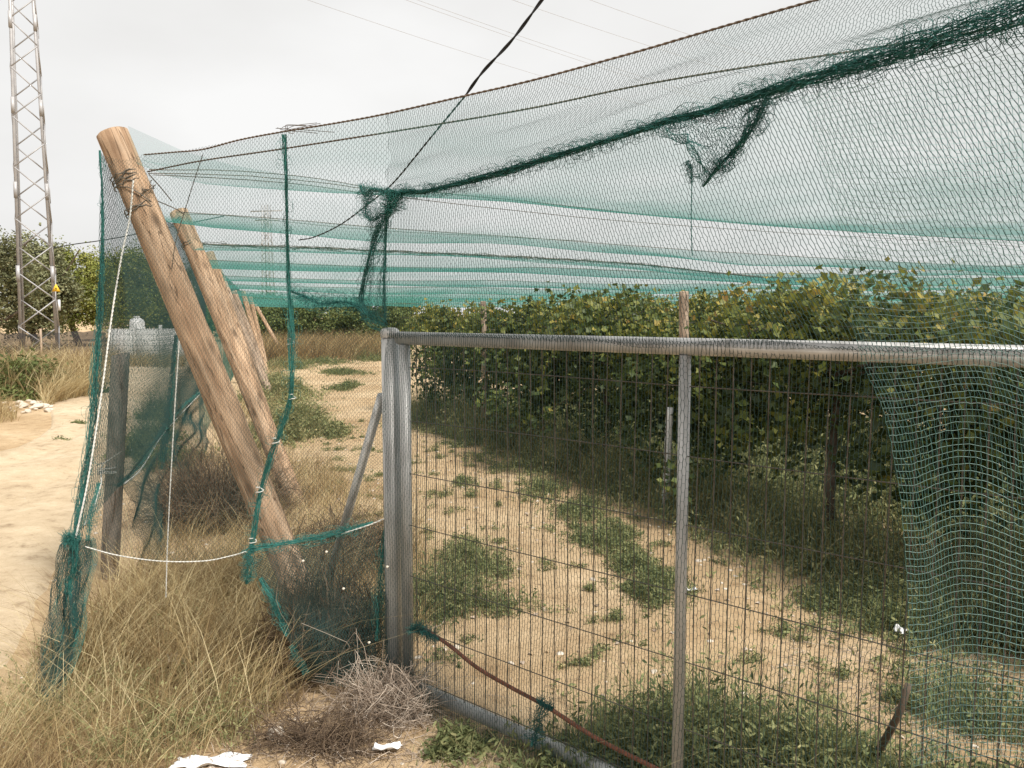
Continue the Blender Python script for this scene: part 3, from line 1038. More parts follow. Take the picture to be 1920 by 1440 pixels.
def net(name, g, mat, parent, rv=.0008, rh=.0006, brick=True, keep=None, zig=.22, tv=.5, th=.5):
    """knitted net: upright threads zigzag, short cross threads join neighbours in turn"""
    nv, nu, _ = g.shape
    du = np.gradient(g, axis=1)
    par = ((np.arange(nv)[:, None] + np.arange(nu)[None]) % 2) * 2 - 1
    g = g + du * (par * zig * .5)[..., None]
    m_ = MB()
    if keep is None:
        m_.tubes(np.swapaxes(g, 0, 1), rv, 3)
        if brick:
            jj, ii = np.nonzero(par[:, :-1] == 1)
            m_.tubes(np.stack([g[jj, ii], g[jj, ii + 1]], 1), rh, 3)
        else:
            m_.tubes(g, rh, 3)
    else:
        a = keep[:-1] & keep[1:]
        jj, ii = np.nonzero(a)
        m_.tubes(np.stack([g[jj, ii], g[jj + 1, ii]], 1), rv, 3, tint=tv)
        b2 = keep[:, :-1] & keep[:, 1:]
        if brick:
            b2 = b2 & (par[:, :-1] == 1)
        jj, ii = np.nonzero(b2)
        m_.tubes(np.stack([g[jj, ii], g[jj, ii + 1]], 1), rh, 3, tint=th)
    return m_.done(name, mat, parent)


def bundle(mb, pts, n, rad, r, seed, fuzz=0, fuzz_len=.05, freq=9):
    """net gathered into a cord: many threads wandering round one line, loops standing off it"""
    rs_ = np.random.default_rng(seed)
    N = max(24, int(np.linalg.norm(np.diff(np.asarray(pts), axis=0), axis=1).sum() / .018))
    c = catmull(pts, N)
    t = np.gradient(c, axis=0); t /= np.linalg.norm(t, axis=1, keepdims=True) + 1e-9
    ref = np.eye(3)[np.argmin(np.abs(c[-1] - c[0]))]
    a = np.cross(t, ref); a /= np.linalg.norm(a, axis=1, keepdims=True) + 1e-9
    b2 = np.cross(t, a)
    s = np.linspace(0, 1, N)
    L = N * .018
    rad = np.interp(s, np.linspace(0, 1, len(rad)), rad) if np.ndim(rad) else np.full(N, rad)
    paths = []
    for k in range(n):
        ph = rs_.uniform(0, 6.28) + np.cumsum(rs_.normal(0, .25, N)) + s * L * rs_.uniform(-freq, freq)
        q = rs_.uniform(.15, 1) * rad * (1 + .35 * np.sin(s * L * rs_.uniform(8, 30) + rs_.uniform(0, 6.28)))
        paths.append(c + a * (np.cos(ph) * q)[:, None] + b2 * (np.sin(ph) * q)[:, None])
    mb.tubes(np.array(paths), r, 3)
    if fuzz:
        lo = []
        for k in range(fuzz):
            i = rs_.integers(1, N - 4)
            j = min(N - 1, i + rs_.integers(1, 4))
            an = rs_.uniform(0, 6.28)
            o_ = (a[i] * math.cos(an) + b2[i] * math.sin(an)) * (rad[i] + fuzz_len * rs_.uniform(.2, 1))
            lo.append(catmull([c[i], c[i] + o_ + rs_.normal(0, .006, 3), c[j] + o_ * .9 + rs_.normal(0, .006, 3), c[j]], 9))
        mb.tubes(np.array(lo), r * .8, 3)


ED = E1 - E0


def PE(px, py, off=0.0):
    return PV(px, py, E0, ED, off)


front = empty("front_net", tuple(GP(0, 0)), "dark green bird netting hung across the gate from the overhead wire to the ground", "netting")

edge_top = [(270, 290), (330, 285), (380, 280), (450, 262), (530, 247), (640, 229), (725, 213), (870, 180), (1000, 150), (1180, 101), (1300, 66), (1420, 31), (1530, 0), (1640, -32), (1800, -80), (1990, -135), (2300, -225), (2600, -310)]
hem_px = [(728, 372), (745, 362), (800, 358), (900, 335), (1000, 306), (1100, 275), (1200, 245), (1240, 231), (1330, 208), (1430, 176), (1550, 140), (1700, 95), (1850, 45), (1990, -5), (2280, -110)]
hem_off = [0.02, .02, .05, .06, .07, .08, .10, .12, .15, .2, .24, .28, .32, .36, .40]
hem = [PV(px, py, G0, GD, o_) for (px, py), o_ in zip(hem_px, hem_off)]
topA = [PE(*p) for p in edge_top if p[0] >= 725]
# A: from the overhead wire down to the gathered hem
gA = loft([[p for p, q_ in zip(topA, [e_ for e_ in edge_top if e_[0] >= 725]) if q_[0] < 2400], [(a_ + b_) / 2 + np.array([0, .03, -.03]) for a_, b_ in zip(catmull(topA[:-1], 14), catmull(hem, 14))], hem], 262, 46)
gA = crumple(gA, 1, .018, .02, 3)
net("net_panel", gA, MAT['net'], front, .00085, .00035, zig=.16)

# B: from the hem over the top rail to the ground
SS = np.linspace(-.03, 3.25, 14)
rowB = [hem,
        [GP(s_, rail_z + .06, .034) for s_ in SS],
        [GP(s_, rail_z + .02, .036) for s_ in SS],
        [GP(s_, rail_z - .03, .038) for s_ in SS],
        [GP(s_, rail_z - .3, .05 + .02 * math.sin(3 * s_)) for s_ in SS],
        [GP(s_, .8, .06 + .03 * math.sin(2 * s_)) for s_ in SS],
        [GP(s_, .02, .10) for s_ in SS]]
gB = loft(rowB, 252, 168)
gB = crumple(gB, 2, .016, .012, 4)
net("net_panel", gB, MAT['net'], front, .00105, .0005, zig=.16)

# overlay: a second, paler, looser net hanging over the right half of the gate
ovL = [(1470, 190), (1500, 300), (1530, 400), (1560, 500), (1578, 560), (1596, 630), (1612, 690), (1640, 760), (1655, 850), (1668, 1000), (1678, 1150), (1690, 1300), (1700, 1440)]
hemR = catmull(hem, 100)
rowsO = []
for k, (px, py) in enumerate(ovL):
    off = np.interp(py, [190, 500, 640, 760, 1440], [.26, .30, .20, .24, .34])
    e_ = np.interp(py, [190, 500, 1440], [-30, py, py])
    yr = py - (py - 640) * .04 if py > 300 else np.interp(py, [190, 300], [40, 250])
    row = []
    for f_ in np.linspace(0, 1, 7):
        x_ = px + (2200 - px) * f_
        sagy = py + (yr - py) * f_ - 26 * math.sin(math.pi * min(1, f_ * 1.6)) * np.clip((py - 380) / 200, 0, 1) + 42 * f_ * np.clip((py - 420) / 200, 0, 1)
        row.append(PV(x_, sagy, G0, GD, off + .03 * math.sin(4 * f_ + k)))
    rowsO.append(row)
gO = loft(rowsO, 60, 102)
gO = crumple(gO, 3, .02, .012, 2.2)
NO = gO.shape[0]
keep = np.ones(gO.shape[:2], bool)
rs = np.random.default_rng(4)
ragged = np.clip(np.cumsum(rs.integers(-1, 2, NO)), 0, 2)
for j in range(NO):
    keep[j, :ragged[j] + (2 if j < 30 else 0)] = False
net("loose_net_panel", gO, MAT['net_pale'], front, .00056, .00062, brick=False, keep=keep, zig=.15, tv=.4, th=.9)

# gathered hem across the front
m_ = MB()
bundle(m_, hem, 62, [.013, .009, .012, .015, .011, .009, .013, .016, .024, .034, .046, .060], .00095, 1, fuzz=950, fuzz_len=.03)
m_.done("gathered_hem", MAT['net_hem'], front)
# flap torn loose below the hem
rows = [[PV(px, py, G0, GD, .14) for px, py in ((1222, 238), (1300, 222), (1370, 200), (1440, 176))],
        [PV(px, py, G0, GD, .19) for px, py in ((1256, 256), (1312, 268), (1376, 258), (1428, 206))],
        [PV(px, py, G0, GD, .2) for px, py in ((1284, 274), (1326, 302), (1366, 300), (1412, 236))],
        [PV(px, py, G0, GD, .17) for px, py in ((1316, 350), (1328, 338), (1356, 316), (1396, 262))]]
gF = crumple(loft(rows, 44, 32), 9, .01, .03, 3)
net("torn_flap", gF, MAT['net_hem'], front, .001, .0009, zig=.4)
m_ = MB()
bundle(m_, [PV(1440, 178, G0, GD, .15), PV(1420, 222, G0, GD, .18), PV(1385, 272, G0, GD, .19), PV(1345, 315, G0, GD, .18), PV(1318, 350, G0, GD, .17)], 26, [.022, .02, .018, .012, .003], .0009, 71, fuzz=120, fuzz_len=.025)
m_.done("flap_fold", MAT['net_hem'], front)
# gathered tail running down to the gate post and the knot at its head
m_ = MB()
bundle(m_, [PV(742, 358, G0, GD, .03), PV(735, 378, G0, GD, .04), PV(728, 400, G0, GD, .03)], 60, [.035, .045, .02], .0009, 2, fuzz=120, fuzz_len=.03)
bundle(m_, [PV(730, 395, G0, GD, .03), PV(712, 425, G0, GD, .04), PV(696, 470, G0, GD, .05), PV(684, 520, G0, GD, .05), PV(677, 560, G0, GD, .05), PV(684, 585, G0, GD, .05), PV(700, 600, G0, GD, .04), PV(722, 612, G0, GD, .03)], 34, [.022, .026, .018, .012, .012, .02, .03, .03], .0009, 3, fuzz=160, fuzz_len=.03)
bundle(m_, [PV(725, 398, G0, GD, .0), PV(722, 470, G0, GD, .0), PV(720, 540, G0, GD, .0), PV(722, 605, G0, GD, .0)], 18, [.008, .006, .008, .01], .0009, 4, fuzz=60, fuzz_len=.02)
bundle(m_, [PV(676, 346, G0, GD, .05), PV(684, 366, G0, GD, .06), PV(700, 356, G0, GD, .05), PV(730, 362, G0, GD, .04)], 22, .012, .0009, 5, fuzz=80, fuzz_len=.03)
bundle(m_, [PV(700, 362, G0, GD, .05), PV(686, 384, G0, GD, .06), PV(684, 402, G0, GD, .06), PV(700, 412, G0, GD, .05), PV(718, 400, G0, GD, .05)], 16, .014, .0009, 6, fuzz=80, fuzz_len=.04)
m_.done("gathered_tail", MAT['net_teal'], front)
# loose triangle of net between the tail and the post
rows = [[PV(px, py, G0, GD, .03) for px, py in ((682, 370), (705, 380), (728, 400))],
        [PV(px, py, G0, GD, .03) for px, py in ((695, 440), (710, 460), (723, 470))],
        [PV(px, py, G0, GD, .03) for px, py in ((690, 560), (705, 565), (721, 570))],
        [PV(px, py, G0, GD, .03) for px, py in ((690, 598), (708, 606), (724, 612))]]
net("tail_net", crumple(loft(rows, 16, 50), 12, .008, .01, 2), MAT['net_teal'], front, .0009, .0008)
# gathered line inside the opening
m_ = MB()
bundle(m_, [P(543, 545, 3.74), P(575, 558, 3.72), P(602, 570, 3.7), P(640, 566, 3.68), P(672, 576, 3.66), P(684, 590, 3.64)], 16, [.006, .008, .016, .012, .016, .02], .0009, 7, fuzz=160, fuzz_len=.05)
m_.done("gathered_line", MAT['net_hem'], front)
# bundles of net round the rusty bar and at the foot of the gate
m_ = MB()
bundle(m_, [PV(770, 1178, G0, GD, .06), PV(800, 1186, G0, GD, .06), PV(822, 1202, G0, GD, .06)], 30, .02, .0009, 8, fuzz=120, fuzz_len=.03)
m_.done("net_knot", MAT['net_hem'], front)
m_ = MB()
bundle(m_, [PV(1008, 1312, G0, GD, .06), PV(1036, 1330, G0, GD, .06)], 24, .016, .0009, 9, fuzz=60, fuzz_len=.03)
bundle(m_, [PV(1012, 1325, G0, GD, .06), PV(1006, 1365, G0, GD, .07), PV(1000, 1400, G0, GD, .07)], 14, .02, .0009, 10, fuzz=60, fuzz_len=.03)
m_.done("net_knot", MAT['net_hem'], front)

# corner net: from post head round the corner to the gate post
corner_net = empty("corner_net", tuple(PZ(128, 1180)), "fine green net drawn round the thick leaning post to the gate post", "netting")
rowsC = [
    [P(188, 288, 4.08), P(228, 300, 4.02), P(270, 290, 3.98)] + [PE(*p, .0) for p in ((330, 285), (450, 262), (530, 247), (640, 229), (727, 213))],
    [P(192, 380, 4.05), P(240, 390, 4.0), P(300, 395, 3.96), P(400, 390, 3.82), P(530, 380, 3.66), P(640, 372, 3.55), P(728, 366, 3.58)],
    [P(190, 520, 4.0), P(260, 530, 3.97), P(330, 540, 3.93), P(430, 545, 3.86), P(540, 560, 3.74), P(640, 575, 3.68), P(722, 600, 3.62)],
    [P(178, 720, 3.92), P(260, 745, 3.9), P(350, 755, 3.88), P(450, 760, 3.84), P(549, 755, 3.76), P(640, 755, 3.7), P(720, 760, 3.64)],
    [P(160, 890, 3.82), P(240, 920, 3.8), P(350, 930, 3.8), P(430, 925, 3.8), P(495, 900, 3.78), P(620, 890, 3.72), P(719, 880, 3.65)],
    [P(140, 1012, 3.72), P(220, 1042, 3.7), P(300, 1053, 3.7), P(400, 1050, 3.72), P(460, 1040, 3.74), P(560, 1016, 3.74), P(640, 1000, 3.72), P(719, 970, 3.68)]]
gC = crumple(loft(rowsC, 150, 172), 21, .02, .02, 3)
net("net_panel", gC, MAT['net'], corner_net, .00075, .0006, zig=.5)
# turn of the net at the corner
m_ = MB()
cedge = [P(187, 282, 4.1), P(192, 380, 4.06), P(190, 520, 4.01), P(178, 720, 3.93), P(160, 890, 3.83), P(140, 1010, 3.73)]
bundle(m_, cedge, 48, [.004, .007, .018, .028, .030, .026], .001, 23, fuzz=60, fuzz_len=.015)
m_.done("corner_fold", MAT['net_teal'], corner_net)
# tied seam hanging from the wire, white ties round it
seam = [PE(533, 252), P(536, 330, 3.64), P(538, 420, 3.68), P(541, 520, 3.72), P(546, 600, 3.72), P(547, 690, 3.72), P(545, 745, 3.73), P(528, 800, 3.74), P(508, 855, 3.75), P(490, 915, 3.76), P(478, 975, 3.75), P(470, 1036, 3.74)]
m_ = MB()
bundle(m_, seam, 34, [.014, .008, .007, .007, .012, .02, .016, .016, .015, .014, .014, .012], .0009, 24, fuzz=160, fuzz_len=.035)
m_.done("tied_seam", MAT['net_teal'], corner_net)
for px, py in ((545, 643), (548, 746), (517, 828), (487, 920), (474, 1015)):
    c = P(px, py, 3.735)
    mm = MB()
    mm.tubes(ring_path(c, np.array([0.1, 0, 1.0]), .0165, 1.3, 20, rs, .001), .0022, 5)
    mm.done("tie", MAT['cord'], corner_net)
# hem from the knot to the gate post
m_ = MB()
bundle(m_, [P(455, 1043, 3.73), P(480, 1030, 3.73), P(560, 1016, 3.73), P(640, 999, 3.71), P(700, 980, 3.69)], 26, [.028, .016, .018, .02, .006], .0009, 25, fuzz=160, fuzz_len=.03)
bundle(m_, [P(462, 1040, 3.72), P(468, 1062, 3.71), P(462, 1095, 3.7)], 26, [.02, .03, .006], .0009, 26, fuzz=60, fuzz_len=.03)
m_.done("gathered_hem", MAT['net_teal'], corner_net)
# torn lower piece between the knot and the gate post
rowsE = [[P(466, 1046, 3.72), P(560, 1020, 3.73), P(640, 1003, 3.71), P(718, 974, 3.68)],
         [P(494, 1100, 3.69), P(580, 1090, 3.66), P(660, 1085, 3.66), P(722, 1080, 3.66)],
         [P(540, 1190, 3.66), P(610, 1190, 3.62), P(680, 1190, 3.64), P(728, 1190, 3.66)],
         [P(566, 1272, 3.66), P(620, 1285, 3.6), P(700, 1290, 3.6), P(740, 1285, 3.62)]]
gE = crumple(loft(rowsE, 78, 70), 27, .02, .03, 2)
net("torn_net_panel", gE, MAT['net'], corner_net, .0013, .0011, zig=.4)
m_ = MB()
bundle(m_, [P(488, 1084, 3.69), P(505, 1115, 3.68), P(522, 1150, 3.67), P(538, 1192, 3.66)], 26, [.012, .022, .02, .014], .0009, 28, fuzz=60, fuzz_len=.02)
m_.done("torn_edge", MAT['net_teal'], corner_net)
m_ = MB()
bundle(m_, [P(545, 1210, 3.65), P(562, 1240, 3.64), P(578, 1262, 3.63)], 22, [.012, .02, .02], .0009, 29, fuzz=40, fuzz_len=.02)
m_.done("torn_edge", MAT['net_teal'], corner_net)
m_ = MB()
bundle(m_, [P(722, 985, 3.68), P(716, 1060, 3.68), P(710, 1140, 3.67), P(708, 1200, 3.66)], 26, [.006, .02, .026, .02], .0009, 30, fuzz=60, fuzz_len=.02)
m_.done("torn_edge", MAT['net_teal'], corner_net)
# hanging end at the outer corner
rowsF = [[P(112, 1022, 3.70), P(125, 1010, 3.71), P(140, 1014, 3.695), P(170, 1012, 3.70)],
         [P(102, 1060, 3.68), P(124, 1062, 3.69), P(140, 1056, 3.67), P(172, 1058, 3.69)],
         [P(92, 1130, 3.64), P(112, 1136, 3.66), P(138, 1120, 3.63), P(158, 1105, 3.65)],
         [P(74, 1230, 3.56), P(96, 1228, 3.59), P(122, 1215, 3.56), P(148, 1195, 3.6)],
         [P(66, 1310, 3.49), P(80, 1312, 3.51), P(102, 1296, 3.49), P(116, 1282, 3.53)],
         [P(56, 1372, 3.44), P(66, 1376, 3.45), P(80, 1362, 3.43), P(92, 1350, 3.46)]]
gFr = crumple(loft(rowsF, 52, 84), 31, .007, .016, 4)
net("hanging_end", gFr, MAT['net'], corner_net, .0012, .0011, zig=.4)
gF2 = crumple(loft(rowsF, 46, 84), 41, .009, .02, 4) + np.array([.008, .03, 0])
net("hanging_end", gF2, MAT['net_teal'], corner_net, .0011, .0010, zig=.4)
m_ = MB()
bundle(m_, [P(118, 1015, 3.7), P(132, 1008, 3.7), P(150, 1016, 3.7)], 40, [.02, .035, .02], .0009, 32, fuzz=80, fuzz_len=.02)
bundle(m_, [P(142, 1015, 3.69), P(140, 1060, 3.67), P(130, 1105, 3.65), P(140, 1190, 3.6), P(120, 1240, 3.56), P(100, 1290, 3.5), P(72, 1362, 3.43)], 34, [.026, .022, .02, .014, .014, .018, .02], .0009, 33, fuzz=80, fuzz_len=.02)
bundle(m_, [P(165, 1014, 3.7), P(172, 960, 3.73), P(186, 905, 3.78)], 18, [.014, .02, .012], .0009, 37, fuzz=40, fuzz_len=.02)
m_.done("hanging_fold", MAT['net_teal'], corner_net)

# side net running back along the leaning posts
side = empty("side_net", tuple(PZ(128, 1180) + ROW * .3), "long green side net running back along the leaning posts beside the track", "netting")


def along(p, ds):
    return [np.asarray(p) + ROW * d_ for d_ in ds]


c_top, c_mid, c_low, c_bot = P(187, 284, 4.1), P(190, 520, 4.0), P(172, 770, 3.88), P(140, 1010, 3.72)
ds = np.array([0, 1.5, 3.4, 5.5, 7.6])
sagf = -.10 * np.sin(np.pi * ((ds % 3.5) / 3.5))
rowsG = [[p + np.array([0, 0, s_]) for p, s_ in zip(along(c_top, ds), sagf)],
         [p for p in along(c_mid, ds)], [p for p in along(c_low, ds)], [p for p in along(c_bot, ds)]]
gG = crumple(loft(rowsG, 330, 100), 34, .02, .03, 3)
net("net_panel", gG, MAT['net'], side, .0013, .0011, zig=.5)
ds2 = np.array([7.6, 11, 14.5, 18, 21.5, 25, 32])
m_ = MB()
m_.grid(loft([along(c_top, ds2), along(c_mid, ds2), along(c_bot, ds2), along(c_bot * [1, 1, 0], ds2)], 60, 30))
m_.done("far_net_panel", MAT['sheet'], side, True)
# lower piece hanging from the cord to the ground
ds3 = np.array([1.3, 2.4, 3.6, 5, 7.6])
rowsH = [along(c_bot + [0, 0, 0], ds3), along(c_bot * [1, 1, 0] + [0.06, 0, .35], ds3), along(c_bot * [1, 1, 0] + [.12, 0, 0], ds3)]
net("lower_net_panel", crumple(loft(rowsH, 300, 46), 35, .02, .05, 3), MAT['net'], side, .0012, .0011, zig=.5)
m_ = MB()
bundle(m_, [P(222, 912, 5.0), P(262, 872, 5.9), P(305, 805, 7.2), P(345, 760, 8.9), P(376, 735, 10.6)], 20, .02, .0014, 36, fuzz=100, fuzz_len=.04)
m_.done("gathered_hem", MAT['net_teal'], side)
m_ = MB()
bundle(m_, [P(330, 628, 7.6), P(322, 720, 7.55), P(312, 800, 7.5), P(305, 880, 7.5)], 30, [.02, .03, .045, .04], .0014, 38, fuzz=80, fuzz_len=.05)
m_.done("gathered_fold", MAT['net_hem'], side)

# ------------------------------------------------------------------ roof nets: strips slung between cross wires
roof = empty("roof_net", (1.0, 9, 2.6), "pale green roof netting slung in sagging strips over the vines", "netting")
WD = np.array([.94, .34, 0])
X = np.linspace(0, 1, 60)


def cross_line(px, py, Y, ln, sag):
    p = P(px, py, Y)
    return np.array([p + WD * t_ * ln + np.array([0, 0, -sag * math.sin(math.pi * ((t_ * ln) % 5.5) / 5.5)]) for t_ in np.linspace(0, 1, 40)])


line_e = np.array([PE(*p) for p in [(270, 290), (380, 280), (530, 247), (725, 213), (1000, 150), (1300, 66), (1530, 0), (1800, -80), (2200, -215)]])
line_e = catmull(line_e, 40)
l1 = catmull([P(240, 236, 4.22), P(380, 296, 4.5), P(530, 326, 4.9), P(720, 352, 5.4), P(1000, 380, 6.2), P(1300, 412, 7.0), P(1620, 436, 7.8), P(1920, 452, 8.4), P(2300, 470, 9.3)], 40)
l1b = catmull([P(330, 398, 6.4), P(530, 412, 7.0), P(720, 428, 7.3), P(1000, 448, 8.2), P(1300, 470, 9), P(1620, 488, 10.0), P(1920, 500, 10.8), P(2300, 510, 12)], 40)
l2 = catmull([P(375, 458, 7.8), P(530, 463, 8.2), P(720, 471, 8.6), P(1000, 484, 9.6), P(1200, 496, 10.4), P(1440, 520, 11.0), P(1620, 516, 11.8), P(1920, 496, 12.6), P(2300, 480, 14)], 40)
lines = [line_e, l1, l1b, l2]
for (px, py, Y, sag) in ((392, 488, 11.8, .05), (412, 517, 15.2, .05), (424, 533, 18.7, .05), (436, 545, 22.2, .06), (448, 553, 25.8, .06), (458, 560, 29.5, .06), (466, 566, 34, .06)):
    lines.append(cross_line(px, py, Y, 34, sag))
sags = [.10, .20, .13, .16, .20, .20, .2, .2, .2, .2]
for k in range(len(lines) - 1):
    A, B = lines[k], lines[k + 1]
    t = np.linspace(0, 1, 22)[:, None, None]
    g = A[None] * (1 - t) + B[None] * t
    rs = np.random.default_rng(60 + k)
    prof_ = np.sin(np.pi * t[:, 0, 0]) ** .8
    wob = 1 + .16 * np.sin(np.arange(40) * .4 + k) + .06 * np.sin(np.arange(40) * 1.1 + 2 * k)
    g[..., 2] -= (prof_[:, None] * sags[k] * wob[None])
    g[..., 2] += smooth_field(g.shape[:2], rs, 6, 2.6) * .022 * prof_[:, None]
    m_ = MB()
    m_.grid(g)
    m_.done("net_strip", MAT['roof'], roof, True)

# cross wires carrying the roof
wlabels = ["brown cross wire from the thick post towards the gate head", "slack cross wire just below the first roof strip", "dark cross wire from the second leaning post, net rolled along it",
           "cross wire at the third leaning post", "thin cross wire at the fourth leaning post", "thin cross wire at the fifth leaning post", "thin cross wire near the far end of the roof, sixth from the gate",
           "thin cross wire near the far end of the roof, seventh from the gate", "thin cross wire near the far end of the roof, eighth from the gate", "farthest thin cross wire of the roof"]
for k, ln in enumerate(lines[1:]):
    m_ = MB()
    rs = np.random.default_rng(80 + k)
    m_.tubes(catmull((ln[6:] if k == 0 else ln) + [0, 0, .004], 160) + np.cumsum(rs.normal(0, .002, (160, 3)), axis=0) * .3, .0035 if k < 3 else .006, 5)
    if k == 2:
        bundle(m_, ln[:24], 10, [.02, .025, .014, .01], .003, 90, fuzz=60, fuzz_len=.03)
    tag(m_.done("cross_wire", MAT['wire']), wlabels[k], "wire", "cross wires carrying the roof net")

# edge wires and ropes


def strand_rope(pts, r, mat, name, label, cat, twist=55, n=260, plies=2, group=None):
    c = catmull(pts, n)
    t = np.gradient(c, axis=0); t /= np.linalg.norm(t, axis=1, keepdims=True)
    ref = np.eye(3)[np.argmin(np.abs(c[-1] - c[0]))]
    a = np.cross(t, ref); a /= np.linalg.norm(a, axis=1, keepdims=True)
    b2 = np.cross(t, a)
    s = np.concatenate([[0], np.cumsum(np.linalg.norm(np.diff(c, axis=0), axis=1))])
    m_ = MB()
    for k in range(plies):
        ph = s * twist + 2 * math.pi * k / plies
        m_.tubes(c + a * (np.cos(ph) * r * .55)[:, None] + b2 * (np.sin(ph) * r * .55)[:, None], r * .72, 6)
    return tag(m_.done(name, mat, smooth=True), label, cat, group)


strand_rope([PE(*p) for p in edge_top], .0036, MAT['rope'], "edge_rope", "brown rope along the upper edge of the front net, rising to the right", "rope", 120, 420)
strand_rope([P(276, 322, 4.13), P(380, 301, 3.95), P(530, 279, 3.75), P(790, 238, 3.5), P(1000, 202, 3.3), P(1200, 160, 3.1), P(1400, 126, 2.95), P(1600, 96, 2.85), P(1920, 45, 2.7), P(2100, 15, 2.6)], .0036, MAT['rope'], "support_wire", "straight twisted brown wire just below the upper edge rope", "wire", 150, 420)
for k, (pts, lab) in enumerate([
        ([P(280, 318, 4.14), P(450, 322, 4.5), P(600, 338, 5.0), P(722, 358, 5.3)], "uppermost of the loose wires running from the thick post head to the net knot"),
        ([P(280, 325, 4.14), P(450, 331, 4.5), P(600, 344, 5.0), P(722, 362, 5.3)], "middle one of the loose wires running from the thick post head to the net knot"),
        ([P(288, 328, 4.14), P(420, 334, 4.45), P(560, 345, 4.9), P(722, 366, 5.3), P(1000, 398, 6.3), P(1300, 424, 7.2), P(1920, 462, 8.6)], "lowest and longest of the loose wires running from the thick post head"),
        ([P(345, 400, 7.5), P(376, 455, 7.7)], "short taut wire stay at the head of the second leaning post"),
        ([P(350, 402, 7.5), P(420, 404, 7.4), P(540, 416, 7.3), P(720, 432, 7.5), P(1100, 452, 8.6)], "thin wire tied to the head of the second leaning post")]):
    m_ = MB()
    rs = np.random.default_rng(100 + k)
    c = catmull(pts, 120)
    m_.tubes(c + np.cumsum(rs.normal(0, .0015, (120, 3)), axis=0) * .3, .0024, 5)
    tag(m_.done("loose_wire", MAT['wire']), lab, "wire", "loose wires round the post heads")
# tuft of loose wire ends where the seam meets the edge rope
m_ = MB()
rs = np.random.default_rng(6)
for k in range(9):
    a_ = PE(525 + rs.uniform(-10, 30), 243 + rs.uniform(-4, 4))
    m_.tubes(catmull([a_, a_ + rs.normal(0, .012, 3) + [.04, -.02, .0], a_ + np.array([rs.uniform(.03, .24), -.05, rs.uniform(-.02, .015)])], 24), .0013, 4)
tag(m_.done("wire_tuft", MAT['wire']), "tuft of frayed wire ends sticking up where the tied seam meets the edge rope", "wire")
# stay twisted across the thick post
strand_rope([P(380, 290, 3.9), P(362, 345, 4.0), P(345, 400, 4.08), P(330, 450, 4.1), P(322, 505, 4.13)], .002, MAT['wire'], "twisted_stay", "thin twisted wire slanting down across the thick leaning post", "wire", 220)
# black twisted cable overhead
strand_rope([P(1046, -40, 3.0), P(1016, 0, 3.05), P(960, 75, 3.12), P(905, 135, 3.2), P(872, 180, 3.3)], .0052, MAT['black'], "black_cable", "thick black twisted cable dropping from above to the net edge", "cable", 30, 240)
strand_rope([P(872, 180, 3.3), P(810, 255, 3.6), P(740, 340, 4.0), P(700, 375, 4.3), P(640, 420, 4.6), P(590, 444, 4.85), P(560, 450, 5.0)], .0035, MAT['black'], "thin_cable", "thin dark cable behind the net, carrying on downwards from the thick black one", "cable", 60, 240)
# far overhead service line behind the corner
m_ = MB()
m_.tubes(catmull([P(60, 476, 34), P(120, 461, 34), P(195, 450, 34), P(275, 435, 34), P(420, 405, 34)], 40), .02, 4)
tag(m_.done("service_line", MAT['black']), "single dark wire sloping up behind the side net above the pines", "power line")
# white cords
strand_rope([P(250, 338, 4.1), P(243, 410, 4.08), P(228, 480, 4.02), P(210, 590, 3.95), P(190, 740, 3.85), P(165, 900, 3.75), P(142, 1008, 3.69)], .0038, MAT['cord'], "guy_rope", "white braided guy rope slanting from the thick post head to the corner knot", "rope", 150, 320)
strand_rope([P(336, 640, 4.02), P(328, 760, 4.02), P(320, 900, 4.02), P(314, 1020, 4.02), P(311, 1120, 4.02)], .0028, MAT['cord'], "white_string", "white cord hanging straight down left of the thick leaning post", "cord", 180, 240)
strand_rope([P(160, 1025, 3.69), P(220, 1041, 3.69), P(300, 1052, 3.69), P(380, 1052, 3.71), P(430, 1043, 3.72), P(462, 1034, 3.72)], .0026, MAT['cord'], "white_string", "white cord sagging from the corner knot to the tied seam over the dry grass", "cord", 180, 240)
strand_rope([P(232, 908, 5.0), P(265, 878, 5.9), P(305, 815, 7.2), P(345, 770, 8.9), P(374, 740, 10.4)], .005, MAT['cord'], "white_string", "white cord along the lower edge of the side net behind the stake", "cord", 120, 200)
strand_rope([P(228, 846, 4.9), P(196, 868, 4.85), P(190, 880, 4.5), P(190, 905, 4.2), P(184, 925, 4.0), P(176, 950, 3.85), P(158, 985, 3.75)], .003, MAT['cord'], "white_string", "kinked white cord between the stake and the corner knot", "cord", 150, 200)
strand_rope([P(640, 1001, 3.7), P(690, 985, 3.68), P(722, 972, 3.66)], .003, MAT['cord'], "white_string", "short white cord tying the torn net to the gate post", "cord", 150, 80)

